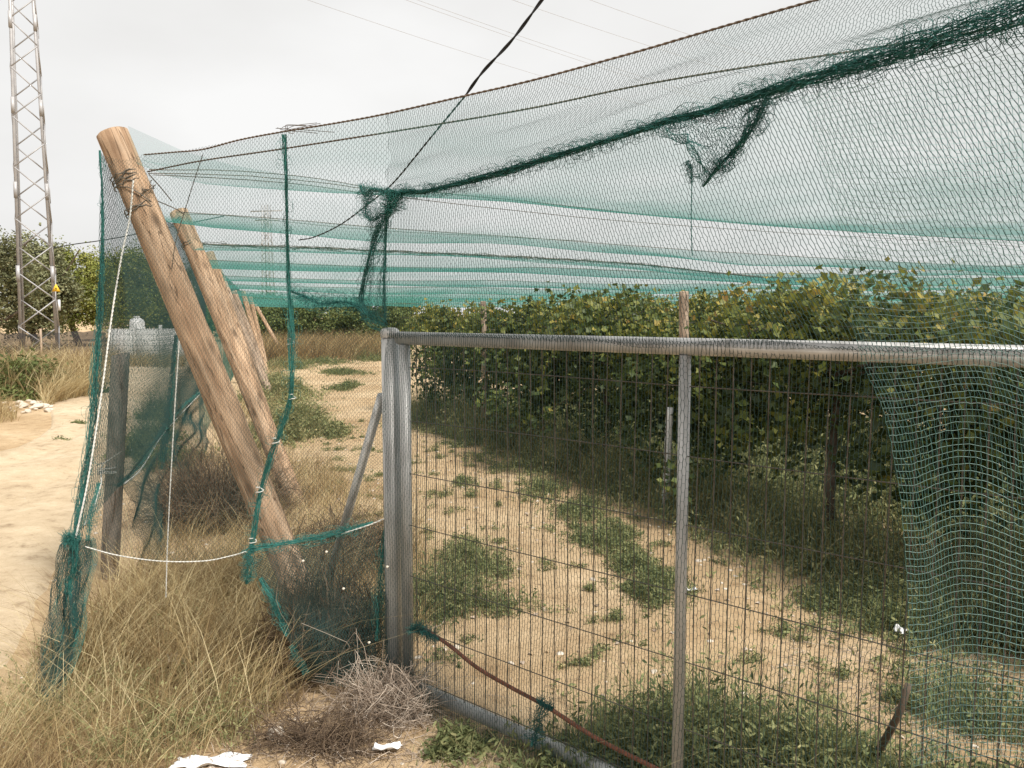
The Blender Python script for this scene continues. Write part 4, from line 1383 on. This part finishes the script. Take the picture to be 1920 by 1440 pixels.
# ------------------------------------------------------------------ grape vines
def vine_meshes(seed):
    rs = np.random.default_rng(seed)
    tk = MB()
    tk.tubes(catmull([(0, 0, -.1), (.05, rs.normal(0, .06), .5), (-.03, rs.normal(0, .08), 1.0), (0, 0, 1.45)], 22), np.linspace(.045, .03, 22)[None] * (1 + .2 * np.sin(np.arange(22) * 1.7))[None], 8)
    for s in (-1, 1):
        for _ in range(3):
            tk.tubes(catmull([(0, 0, 1.4 + rs.uniform(-.1, .1)), (rs.normal(0, .15), s * .5, 1.6 + rs.normal(0, .08)), (rs.normal(0, .25), s * 1.05, 1.65 + rs.normal(0, .1))], 14), np.linspace(.02, .007, 14)[None], 5)
    lv = MB()
    n = 6200
    k = 74
    cc = np.stack([rs.normal(0, .34, k), rs.uniform(-1.05, 1.05, k), .45 + 1.55 * rs.uniform(0, 1, k) ** .62], 1)
    cc[:, 2] -= .25 * np.abs(cc[:, 0])
    cc[:, 0] += -.1 * np.sign(rs.normal(0, 1, k))
    idx = rs.integers(0, k, n)
    p = cc[idx] + rs.normal(0, 1, (n, 3)) * np.array([.13, .15, .11])
    ct = rs.uniform(0, 1, k)[idx]
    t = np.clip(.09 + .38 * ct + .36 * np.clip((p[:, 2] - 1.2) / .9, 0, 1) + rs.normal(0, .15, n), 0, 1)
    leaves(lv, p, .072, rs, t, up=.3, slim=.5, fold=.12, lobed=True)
    # long shoots hanging and reaching
    for _ in range(16):
        s = np.array([rs.normal(0, .3), rs.uniform(-1, 1), rs.uniform(1.3, 1.95)])
        e = s + np.array([rs.normal(-.25, .25), rs.normal(0, .2), rs.choice([-.75, .3], p=[.72, .28]) * rs.uniform(.5, 1)])
        c = catmull([s, (s + e) / 2 + rs.normal(0, .08, 3), e], 16)
        leaves(lv, np.repeat(c, 3, 0) + rs.normal(0, .04, (48, 3)), .07, rs, np.clip(.4 + rs.normal(0, .2, 48), 0, 1), up=.3, slim=.5, lobed=True)
        tk.tubes(c, .004, 4)
    return tk, lv


protos = []
for sd_ in range(4):
    root = empty("grapevine", (0, 0, 0), None, None)
    tk, lv = vine_meshes(300 + sd_)
    tk.done("trunk", MAT['bark'], root).matrix_parent_inverse = Matrix()
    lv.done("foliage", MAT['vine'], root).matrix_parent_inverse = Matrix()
    protos.append(root)
VROW = np.array([-.42, .908, 0])              # the vine rows run a little askew of the boundary
ROT = math.atan2(VROW[1], VROW[0]) - math.pi / 2
PERP = np.array([.908, .42, 0])
R0 = np.array([1.90, 7.35, 0.0])
k = 0
spots = []
for i in range(-3, 5):
    spots.append((R0 + VROW * (i * 1.75 + .3) + PERP * rng.normal(0, .06), rng.uniform(.88, .98), "row"))
for i in range(-4, 6):
    spots.append((R0 + PERP * 2.9 + VROW * (i * 1.75 + .4), rng.uniform(.9, 1.0), "second"))
for i in range(-3, 6):
    spots.append((R0 + PERP * 5.8 + VROW * (i * 1.9), rng.uniform(.92, 1.03), "third"))
used = [False] * 4
for j, (p, s_, rowname) in enumerate(spots):
    q = j % 4
    o = protos[q] if not used[q] else copy_tree(protos[q])
    used[q] = True
    o.location = p.tolist()
    o.rotation_euler = (0, 0, ROT + (math.pi if rng.random() < .4 else 0) + rng.normal(0, .06))
    o.scale = (s_ * rng.uniform(.9, 1.1), s_, s_ * rng.uniform(.96, 1.05))
    lab = {"row": "leafy grapevine in the trellised row nearest the gate", "second": "grapevine in the row behind the front vine row", "third": "grapevine in the third row back from the gate"}[rowname]
    tag(o, lab, "vine", {"row": "vines of the nearest row", "second": "vines of the second row", "third": "vines of the third row"}[rowname])

# trellis wires along the front vine row
for z_, lab in ((1.25, "lower trellis wire strung along the front vine row"), (1.72, "upper trellis wire strung along the front vine row")):
    m_ = MB()
    m_.tubes(catmull([R0 + VROW * t_ + np.array([-.28, -.1, z_ + .015 * math.sin(t_ * 1.1)]) for t_ in np.linspace(-4.5, 9, 16)], 160), .0022, 4)
    tag(m_.done("trellis_wire", MAT['gwire']), lab, "wire")
# trellis posts in the first row
for px, py, d, lab in ((1284, 548, 7.1, "short rounded trellis post top standing among the front vines"), (905, 566, 11.5, "thin far trellis post among the vines")):
    t_ = P(px, py, d)
    b_ = np.array([t_[0] + .03, t_[1], 0])
    tag(post_mesh("trellis_post", b_ - [0, 0, .2], t_, .045, .042, MAT['wood_grey'], None, int(px)), lab, "post")
# white tube guarding a young vine
mm = MB()
a_ = P(1247, 900, 7.25); a_[2] = 0
mm.tubes(catmull([a_, a_ + [.01, 0, .25], P(1256, 764, a_[1])], 12), np.full((1, 12), .033), 12, True)
tag(mm.done("plant_guard", MAT['white'], smooth=True), "white plastic plant guard standing at the foot of the vine row", "plant guard")
# hanging thread with a torn bit behind the front net
m_ = MB()
m_.tubes(catmull([PV(1294, 305, G0, GD, -.06), PV(1297, 335, G0, GD, -.06), PV(1296, 420, G0, GD, -.06), PV(1298, 480, G0, GD, -.06)], 40), .0017, 4)
bundle(m_, [PV(1290, 300, G0, GD, -.06), PV(1297, 325, G0, GD, -.06), PV(1295, 345, G0, GD, -.06)], 8, .01, .0009, 55, fuzz=40, fuzz_len=.03)
tag(m_.done("hanging_thread", MAT['net_hem']), "dark knotted thread hanging inside the net below the torn flap", "thread")

# ------------------------------------------------------------------ undergrowth
def in_poly(p, poly):
    poly = np.asarray(poly)
    c = np.zeros(len(p), bool)
    j = len(poly) - 1
    for i in range(len(poly)):
        a, b_ = poly[i], poly[j]
        c ^= ((a[1] > p[:, 1]) != (b_[1] > p[:, 1])) & (p[:, 0] < (b_[0] - a[0]) * (p[:, 1] - a[1]) / (b_[1] - a[1] + 1e-12) + a[0])
        j = i
    return c


def scatter(poly, n, rs, clump=.0, nclump=60):
    poly = np.asarray(poly, float)
    lo, hi = poly.min(0), poly.max(0)
    if clump:
        cc = lo + (hi - lo) * rs.random((nclump, 2))
        p = cc[rs.integers(0, nclump, n)] + rs.normal(0, clump, (n, 2))
    else:
        p = lo + (hi - lo) * rs.random((n, 2))
    p = p[in_poly(p, poly)]
    return np.column_stack([p, gz(p[:, 0], p[:, 1]) - .01])


rs = np.random.default_rng(77)
mb = MB()


def grass(poly, n, hmin, hmax, rs, lean=(.12, .05), w=.0035, tint=(.2, .95), clump=.16, nclump=120, mb=mb, spread=.2):
    B = np.vstack([scatter(poly, int(n * .5), rs, clump, nclump), scatter(poly, int(n * .5), rs)])
    m = len(B)
    h = rs.uniform(hmin, hmax, m) * rs.uniform(.6, 1.1, m)
    patchy = np.sin(2.7 * B[:, 0] + 1.3 * B[:, 1]) * np.cos(3.9 * B[:, 1] - 1.1 * B[:, 0]) * .22
    l_ = np.array(lean) * (h / .4)[:, None] + rs.normal(0, spread, (m, 2)) * (h / .4)[:, None]
    blades(mb, B, h, l_, rs, w, np.clip(rs.uniform(*tint, m) + patchy, 0, 1), curl=.22)


# tall dry grass in front of the net corner
poly_front = [(-3.4, 1.9), (-1.75, 1.9), (-1.38, 2.9), (-1.12, 3.25), (-.98, 3.5), (-1.05, 4.0), (-1.25, 4.6), (-1.75, 5.2), (-2.45, 4.9), (-2.3, 3.9), (-2.22, 3.35), (-2.45, 3.0)]
grass(poly_front, 10500, .08, .42, rs, lean=(.08, .03), w=.0034, tint=(.15, 1), spread=.26)
grass(poly_front, 12000, .05, .26, rs, tint=(.0, .55), lean=(.02, .02), spread=.45, w=.0034)
grass(poly_front, 7000, .02, .07, rs, tint=(.0, .85), lean=(.0, .0), spread=1.3, w=.0042)
grass([(-3.2, 1.9), (-1.7, 1.9), (-1.75, 2.7), (-2.3, 3.3), (-2.7, 3.1)], 3400, .2, .56, rs, lean=(.05, .03), tint=(.3, 1), w=.0036)
grass([(-2.3, 3.7), (-1.15, 3.7), (-1.2, 4.6), (-1.7, 5.3), (-2.5, 5.0)], 8500, .2, .66, rs, lean=(.08, .0), tint=(.1, .95), w=.0034, spread=.24)
grass([(-1.6, 3.3), (-1.1, 3.3), (-1.1, 4.0), (-1.5, 4.2)], 900, .25, .55, rs, lean=(.16, .0), tint=(.35, 1), w=.0036, spread=.2)
# a few long heads
grass(poly_front, 420, .45, .68, rs, lean=(.13, .04), w=.0028, tint=(.6, 1), clump=0.3)
# behind the post, along the foot of the side net
grass([(-2.5, 5.0), (-1.2, 4.7), (-1.35, 7.0), (-2.2, 9.5), (-3.9, 9.5), (-2.9, 6.5)], 9000, .12, .42, rs, tint=(.05, .75), spread=.2)
grass([(-.95, 4.0), (-.5, 4.1), (-.45, 5.3), (-.9, 6.4), (-1.6, 6.0), (-1.2, 4.6)], 4200, .10, .38, rs, tint=(.05, .7), spread=.2)
# far side of the track
grass([(at(-80, 16), 16.0), (at(150, 17), 17.0), (at(190, 20), 20), (at(195, 25), 25), (at(-120, 25), 25)], 16000, .4, 1.25, rs, lean=(.12, 0), w=.014, tint=(.05, .9), clump=.35, nclump=90)
grass([(at(70, 15.2), 15.2), (at(180, 17.5), 17.5), (at(190, 19), 19), (at(80, 17), 17)], 5000, .3, .8, rs, lean=(.2, 0), w=.012, tint=(.35, 1), clump=.3, nclump=40)
grass([(at(-60, 12.5), 12.5), (at(28, 13.4), 13.4), (at(5, 15), 15), (at(-90, 15), 15)], 2600, .15, .5, rs, w=.01, tint=(.2, .8))
grass([(at(200, 26), 26), (at(345, 26), 26), (at(345, 29), 29), (at(200, 29), 29)], 3000, .2, .6, rs, w=.016, tint=(.2, .8))
# end of the sandy path
grass([(at(470, 30), 30), (at(730, 31), 31), (at(740, 44), 44), (at(480, 44), 44)], 15000, .35, 1.2, rs, w=.02, tint=(.0, .55), clump=.7, nclump=120)
# along the post row
grass([(-4.0, 10.5), (-2.7, 9.0), (-4.2, 14), (-7.5, 26), (-8.5, 27), (-5.2, 15)], 9000, .2, .6, rs, w=.009, tint=(.2, .8), clump=.3, nclump=80)
ev = lambda t, q: tuple((np.array([1.90, 7.35]) + np.array([-.42, .908]) * t + np.array([.908, .42]) * q))
grass([ev(-4.5, -.75), ev(8.3, -.75), ev(8.3, .3), ev(-4.5, .3)], 4200, .15, .6, rs, lean=(0, 0), w=.006, tint=(.05, .85), spread=.3)
grass([(-1.9, 5.2), (-1.0, 5.0), (-.6, 6.2), (-1.1, 7.6), (-2.4, 9.0), (-2.6, 7.4)], 3600, .1, .5, rs, tint=(.1, 1), spread=.3)
tag(mb.done("dry_grass", MAT['straw']), None, None, kind="stuff")

# green weeds: stems with small leaves
wb = MB()


def weeds(cx_, cy_, rx, ry, n, h, rs, tint=(.1, .8), leaf=.03, mb=None, rot=0.0, kc_=11):
    mb = mb if mb is not None else wb
    ca, sa = math.cos(rot), math.sin(rot)
    kc = kc_                                   # a patch is a string of uneven tufts, thin at the rim
    ta = rs.uniform(0, 6.28, kc)
    tr_ = rs.uniform(0, 1.1, kc) ** .7
    tw = rs.uniform(.08, .55, kc)
    ki = rs.choice(kc, n, p=tw / tw.sum())
    ux = (np.cos(ta) * tr_)[ki] * rx + rs.normal(0, 1, n) * tw[ki] * rx
    uy = (np.sin(ta) * tr_)[ki] * ry + rs.normal(0, 1, n) * tw[ki] * ry
    r_ = np.clip(np.hypot(ux / rx, uy / ry), 0, 1.15)
    x_, y_ = cx_ + ux * ca - uy * sa, cy_ + ux * sa + uy * ca
    B = np.column_stack([x_, y_, gz(x_, y_) * np.clip((30 - np.hypot(x_, y_)) / 20, 0, 1)])
    hh = h * (1.1 - r_ * .75) * rs.uniform(.3, 1.2, n)
    ti = rs.uniform(*tint, n)
    ln = rs.normal(0, .35, (n, 2)) * hh[:, None]
    blades(mb, B, hh, ln, rs, leaf * .16, ti * .9, levels=3)
    nb = int(n * 2.2)
    bi = rs.integers(0, n, nb)
    blades(mb, B[bi] + np.column_stack([rs.normal(0, leaf * 1.2, (nb, 2)), np.zeros(nb)]), hh[bi] * rs.uniform(.5, 1.25, nb), rs.normal(0, .5, (nb, 2)) * hh[bi][:, None], rs, leaf * .11, np.clip(ti[bi] + rs.uniform(0, .35, nb), 0, 1), levels=4)
    k_ = 5
    f_ = rs.uniform(.25, 1, (n, k_))
    C = B[:, None] + np.stack([ln[:, 0:1] * f_ ** 1.7, ln[:, 1:2] * f_ ** 1.7, hh[:, None] * f_ * .85], 2) + rs.normal(0, leaf * .45, (n, k_, 3))
    C[..., 2] = np.maximum(C[..., 2], .004)
    leaves(mb, C.reshape(-1, 3), leaf, rs, np.repeat(ti, k_) + rs.normal(0, .08, n * k_), up=.3, slim=.15, fold=.05)


def weeds_px(px, py, rx, ry, n, h, **kw):
    c = PZ(px, py)
    kw.setdefault('rot', rs.uniform(1.2, 2.6) if n < 700 else 0.0)
    weeds(c[0], c[1], rx * 1.25, ry * .8, int(n * .8), h * 1.15, rs, **kw)


rs = np.random.default_rng(78)
# big weed patch inside the gate
weeds_px(1330, 1420, .42, .30, 1500, .42, leaf=.035)
weeds_px(1480, 1460, .40, .24, 1200, .40, leaf=.035)
weeds_px(1240, 1430, .22, .18, 420, .26, leaf=.03)
for _ in range(60):
    q_ = np.array([rs.uniform(-2.4, -1.05), rs.uniform(3.0, 5.0)])
    weeds(q_[0], q_[1], .16, .14, 26, .3, rs, leaf=.02, tint=(.5, 1))
# patch behind the gate's stile
weeds_px(820, 1140, .26, .26, 900, .36, leaf=.032)
weeds_px(880, 1055, .30, .24, 600, .22, leaf=.03, tint=(.1, .95))
# chain of weeds in the middle of the path
for px, py, rx, ry, n, h in ((1010, 925, .26, .2, 380, .13), (1080, 965, .3, .22, 420, .14), (1140, 1020, .3, .22, 460, .15), (1190, 1060, .25, .2, 420, .14), (1230, 1110, .3, .2, 520, .18), (1160, 1000, .3, .2, 260, .12),
                             (1520, 1015, .3, .22, 320, .15), (1530, 1065, .2, .12, 220, .1), (1570, 1090, .24, .16, 320, .14), (1650, 1130, .34, .24, 700, .24), (1760, 1170, .4, .3, 800, .3), (1880, 1190, .4, .3, 800, .3),
                             (1860, 1350, .35, .2, 520, .22), (1740, 1345, .18, .1, 140, .12),
                             (640, 700, .7, .7, 520, .2), (655, 728, .5, .4, 420, .22), (610, 680, .8, 1.0, 520, .25), (600, 668, .8, 1.2, 520, .3), (690, 675, 1.0, 1.2, 620, .4), (545, 690, .8, 1.4, 700, .5),
                             (870, 905, .25, .15, 160, .08), (900, 825, .3, .15, 90, .1), (1010, 880, .3, .2, 100, .1)):
    weeds_px(px, py, rx, ry, n, h, leaf=.03 if py > 900 else .06)
for px, py, h_ in ((520, 652, .7), (560, 648, .8), (610, 646, .7), (660, 648, .8), (700, 652, .7), (735, 655, .8), (590, 660, .5), (700, 668, .5)):
    weeds_px(px, py, 1.6, 1.6, 680, h_, leaf=.10, tint=(.0, .7))
for p_ in scatter([(-.6, 3.9), (1.0, 3.0), (2.2, 3.4), (2.4, 5), (1.2, 7.6), (-1.6, 13.5), (-3.2, 13), (-1.4, 6)], 420, rs):
    weeds(p_[0], p_[1], rs.uniform(.03, .13), rs.uniform(.03, .10), int(rs.integers(5, 34)), rs.uniform(.03, .13), rs, leaf=.026, tint=(.15, 1), kc_=3)
for i in np.arange(-4.0, 8.0, .3):
    c = R0 + VROW * i - PERP * rng.uniform(.5, 1.15)
    weeds(c[0], c[1], rng.uniform(.1, .3), rng.uniform(.1, .3), int(rng.integers(20, 110)), rng.uniform(.06, .2), rs, leaf=.03, tint=(.2, 1), rot=ROT)
# weeds along the foot of the first vine row
for i in np.arange(-4.6, 8.0, .42):
    c = R0 + VROW * i - PERP * rng.normal(.22, .14)
    weeds(c[0], c[1], .5, .45, 340, rng.uniform(.35, .95), rs, leaf=.04, tint=(.35, 1), rot=ROT)
for i in np.arange(-4.0, 8, .5):
    for q_, hh_ in ((.9, .55), (1.6, .6), (2.3, .75), (3.6, .7)):
        c = R0 + VROW * i + PERP * (q_ + rng.normal(0, .2))
        weeds(c[0], c[1], .8, .6, 240, hh_ * rng.uniform(.6, 1.3), rs, leaf=.06, tint=(.1, .9), rot=ROT)
for px, py in ((800, 762), (850, 785), (900, 805), (1000, 845), (1120, 890)):
    weeds_px(px, py, .35, .3, 130, .22, leaf=.04, tint=(.3, 1))
# by the side net, outside
for px, py, h in ((285, 830, .5), (262, 860, .35), (330, 870, .3), (300, 790, .6)):
    weeds_px(px, py, .3, .4, 420, h, leaf=.045, tint=(.1, .8))
tag(wb.done("green_weeds", MAT['weed']), None, None, kind="stuff")

# single plants


def plant(name, px, py, rx, ry, n, h, leaf, label, cat, mat=None, tint=(.1, .8), seed=1):
    c = PZ(px, py)
    m_ = MB()
    weeds(c[0], c[1], rx, ry, n, h, np.random.default_rng(seed), tint, leaf, m_, 0.0, 1 if n < 100 else 9)
    return tag(m_.done(name, mat or MAT['weed'], loc=c), label, cat)


plant("weed_plant", 855, 1402, .085, .07, 230, .15, .032, "low dark green leafy plant at the outer foot of the gate", "plant", seed=2)
plant("weed_plant", 142, 796, .12, .08, 70, .09, .05, "small flat green weed growing on the pale track, farther of two", "plant", seed=3)
plant("weed_plant", 106, 826, .10, .07, 60, .10, .04, "tiny dark weed on the pale track, nearer of two", "plant", seed=4)
plant("shrub", 30, 742, .85, .6, 3600, 1.05, .13, "dense dark green shrub in front of the dry grass across the track", "shrub", MAT['bushleaf'], seed=5)
plant("shrub", 560, 815, .55, .8, 2600, .62, .06, "olive coloured low bush leaning over the sandy path behind the second post", "shrub", MAT['weed'], (.45, 1), seed=6)
plant("shrub", 520, 745, .6, 1.0, 1800, .75, .07, "yellowish grassy bush at the foot of the third leaning post", "shrub", MAT['weed'], (.5, 1), seed=7)


def dead_bush(name, c, rx, ry, h, n, label, mat, seed, r=.0022, flat=1.0, cat="bush"):
    rs_ = np.random.default_rng(seed)
    m_ = MB()
    a = rs_.uniform(0, 6.28, n)
    q = rs_.uniform(.1, 1, n) ** .6
    b0 = np.column_stack([np.cos(a) * rx * q * .45, np.sin(a) * ry * q * .45, rs_.uniform(0, .25, n) * h])
    e = np.column_stack([np.cos(a) * rx * q, np.sin(a) * ry * q, h * rs_.uniform(.15, 1, n) * (1.15 - q * .7)]) + rs_.normal(0, .05, (n, 3))
    e[:, 2] = np.maximum(e[:, 2], .01)
    t = np.linspace(0, 1, 7)[None, :, None]
    mid = rs_.normal(0, .07, (n, 1, 3))
    p = b0[:, None] * (1 - t) + e[:, None] * t + mid * np.sin(math.pi * t) + rs_.normal(0, .006, (n, 7, 3))
    p[..., 2] = np.maximum(p[..., 2], .003)
    m_.tubes(p + np.asarray(c), np.linspace(1, .45, 7)[None] * r * rs_.uniform(.6, 1.6, (n, 1)), 3, tint=rs_.uniform(0, 1, n))
    # side twigs
    k_ = rs_.integers(0, n, n * 2)
    s0 = p[k_, rs_.integers(2, 6, n * 2)]
    e2 = s0 + rs_.normal(0, .07, (n * 2, 3))
    e2[:, 2] = np.maximum(e2[:, 2], .004)
    p2 = np.stack([s0, (s0 + e2) / 2 + rs_.normal(0, .01, (n * 2, 3)), e2], 1)
    m_.tubes(p2 + np.asarray(c), r * .55, 3, tint=rs_.uniform(0, 1, n * 2))
    return tag(m_.done(name, mat, loc=np.asarray(c)), label, cat)


dead_bush("dead_bush", PZ(415, 985), .75, .6, .92, 1500, "dark brown dead bush tangled behind the thick leaning post", MAT['deadbush'], 1, .0024)
dead_bush("dead_bush", PZ(650, 1060), .42, .5, .45, 700, "brown dead bush under the slanting brace of the gate post", MAT['deadbush'], 2, .0022)
dead_bush("dead_bush", PZ(612, 1262), .30, .2, .85, 900, "dark dry stems clinging to the torn net at the post foot", MAT['deadbush'], 5, .002)
dead_bush("twig_pile", PZ(735, 1335), .25, .19, .21, 430, "heap of pale grey dead twigs against the gate post foot", MAT['twig'], 3, .0019, cat="twig pile")
dead_bush("twig_pile", PZ(600, 1398), .36, .16, .08, 300, "flat brown litter of dry stems on bare soil below the torn net", MAT['deadbush'], 4, .0017, cat="twig pile")

# dried litter and pebbles on the soil
m_ = MB()
rs = np.random.default_rng(9)
B = scatter([(.9, 3.2), (2.2, 2.6), (2.8, 4.4), (1.7, 4.6)], 900, rs)
e = rs.normal(0, .05, (len(B), 3)); e[:, 2] = np.abs(e[:, 2]) * .25
m_.tubes(np.stack([B + [0, 0, .014], B + e * .5 + [0, 0, .02], B + e + [0, 0, .014]], 1), .0016, 3, tint=rs.uniform(0, 1, len(B)))
B = scatter([(-1.4, 2.7), (.3, 2.7), (.2, 3.2), (-.3, 3.6), (-1.0, 3.6)], 1400, rs)
e = rs.normal(0, .05, (len(B), 3)); e[:, 2] = np.abs(e[:, 2]) * .25
m_.tubes(np.stack([B + [0, 0, .014], B + e * .5 + [0, 0, .02], B + e + [0, 0, .014]], 1), .0013, 3, tint=rs.uniform(0, 1, len(B)))
tag(m_.done("straw_litter", MAT['twig']), None, None, kind="stuff")


m_ = MB()
B = np.vstack([scatter([(-1.0, 3.9), (1.6, 3.0), (2.6, 5), (1.2, 8.5), (-1.6, 13.5), (-2.6, 12)], 900, rs), scatter([(-6, 3), (-2.6, 3), (-3.6, 8), (-6.2, 12)], 420, rs)])
leaves(m_, B + [0, 0, .014], rs.uniform(.010, .034, len(B)), rs, rs.uniform(0, .8, len(B)), up=2.5, slim=.45, fold=.25)
B = np.vstack([scatter([(-1.0, 3.9), (1.6, 3.0), (2.6, 5), (1.2, 8.5), (-1.6, 13.5), (-2.6, 12)], 700, rs), scatter([(-6, 3), (-2.6, 3), (-3.6, 8), (-6.2, 12)], 260, rs)])
e = rs.normal(0, .045, (len(B), 3)); e[:, 2] = np.abs(e[:, 2]) * .2
m_.tubes(np.stack([B + [0, 0, .013], B + e * .5 + [0, 0, .018], B + e + [0, 0, .013]], 1), .0014, 3, tint=rs.uniform(0, 1, len(B)))
tag(m_.done("leaf_litter", MAT['twig']), None, None, kind="stuff")


def rock(m_, c, r_, rs_, sub=1):
    import bmesh
    bm = bmesh.new()
    bmesh.ops.create_icosphere(bm, subdivisions=2, radius=1)
    v = np.array([x.co for x in bm.verts])
    f = np.array([[x.index for x in fc.verts] for fc in bm.faces])
    bm.free()
    for _ in range(5):
        d = rs_.normal(0, 1, 3); d /= np.linalg.norm(d)
        v = v - np.outer(np.clip(v @ d - rs_.uniform(.45, .8), 0, None), d)
    v = v * np.array([rs_.uniform(.8, 1.3), rs_.uniform(.7, 1.1), rs_.uniform(.45, .75)]) * r_
    a = rs_.uniform(0, 6.28)
    v = v @ np.array([[math.cos(a), -math.sin(a), 0], [math.sin(a), math.cos(a), 0], [0, 0, 1]])
    m_.add(v + np.asarray(c), f)


rs = np.random.default_rng(12)
m_ = MB()
for p in scatter([(-6, 2.5), (4, 2.5), (3, 12), (-6, 14)], 2100, rs):
    rock(m_, p + [0, 0, .008], .005 + .022 * rs.random() ** 2.5, rs)
tag(m_.done("gravel", MAT['stone']), None, None, kind="stuff")
for k in range(34):
    px, py = (rs.uniform(-30, 100), rs.uniform(757, 775)) if k < 17 else (rs.uniform(30, 100), rs.uniform(746, 778))
    p = PZ(px, py)
    m_ = MB()
    rock(m_, (0, 0, .03), rs.uniform(.035, .11), rs)
    o = m_.done("stone", MAT['stone'], smooth=False)
    o.location = p.tolist()
    tag(o, "pale broken stone in the loose heap beside the track", "stone", "stones heaped at the track edge")
for px, py, r_, lab in ((520, 1385, .055, "yellowish stone lying on the soil below the torn net"), (492, 972, .04, "pale stone beside the foot of the tied seam"), (330, 1245, .06, "pale stone half hidden in the dry grass"), (372, 1262, .05, "smaller pale stone in the dry grass beside the larger one")):
    m_ = MB()
    rock(m_, (0, 0, r_ * .4), r_, rs)
    o = m_.done("stone", MAT['stone'])
    o.location = PZ(px, py).tolist()
    tag(o, lab, "stone")


def scrap(px, py, w_, d_, label, seed, ang=0.0):
    rs_ = np.random.default_rng(seed)
    n, m = 26, 16
    u, v = np.meshgrid(np.linspace(-1, 1, n), np.linspace(-1, 1, m))
    rr = 1 - .2 * np.abs(np.sin(2.2 * np.arctan2(v, u) + seed)) - .08 * rs_.random((m, n))
    x_, y_ = u * rr * w_, v * rr * d_
    z_ = .022 + np.abs(smooth_field((m, n), rs_, 9, 2.2)) * .02
    ca, sa = math.cos(ang), math.sin(ang)
    top = np.stack([x_ * ca - y_ * sa, x_ * sa + y_ * ca, z_], 2)
    m_ = MB()
    m_.grid(top)
    o = m_.done("plastic_scrap", MAT['white'], smooth=True)
    o.location = PZ(px, py).tolist()
    sol = o.modifiers.new("thickness", 'SOLIDIFY')
    sol.thickness = .002
    return tag(o, label, "litter")


scrap(395, 1440, .17, .05, "white crumpled plastic sheet lying in the dry grass at the lower edge", 2, .1)
scrap(727, 1411, .065, .025, "small torn white scrap on the bare soil below the twig heap", 3, .2)
scrap(1296, 1113, .04, .02, "tiny white scrap on the sandy path behind the gate upright", 4, .1)
scrap(1690, 1190, .05, .03, "white scrap on the ground behind the loose net panel", 5, .6)

# small white snails on the lower net
sn = None
for px, py, Y in ((568, 1052, 3.64), (612, 1035, 3.66), (726, 1063, 3.56), (692, 1205, 3.56), (644, 1104, 3.62)):
    m_ = MB()
    t = np.linspace(0, 1, 40)
    sp = np.stack([np.cos(t * 15) * (.0045 * (1 - .8 * t)), -.006 * t, np.sin(t * 15) * (.0045 * (1 - .8 * t))], 1)
    m_.tubes(sp, (.0036 * (1 - .72 * t))[None], 8, True)
    o = m_.done("snail", MAT['snail'], smooth=True)
    o.location = P(px, py, Y).tolist()
    tag(o, "small white snail shell stuck on the torn lower net", "snail", "snails on the lower net")
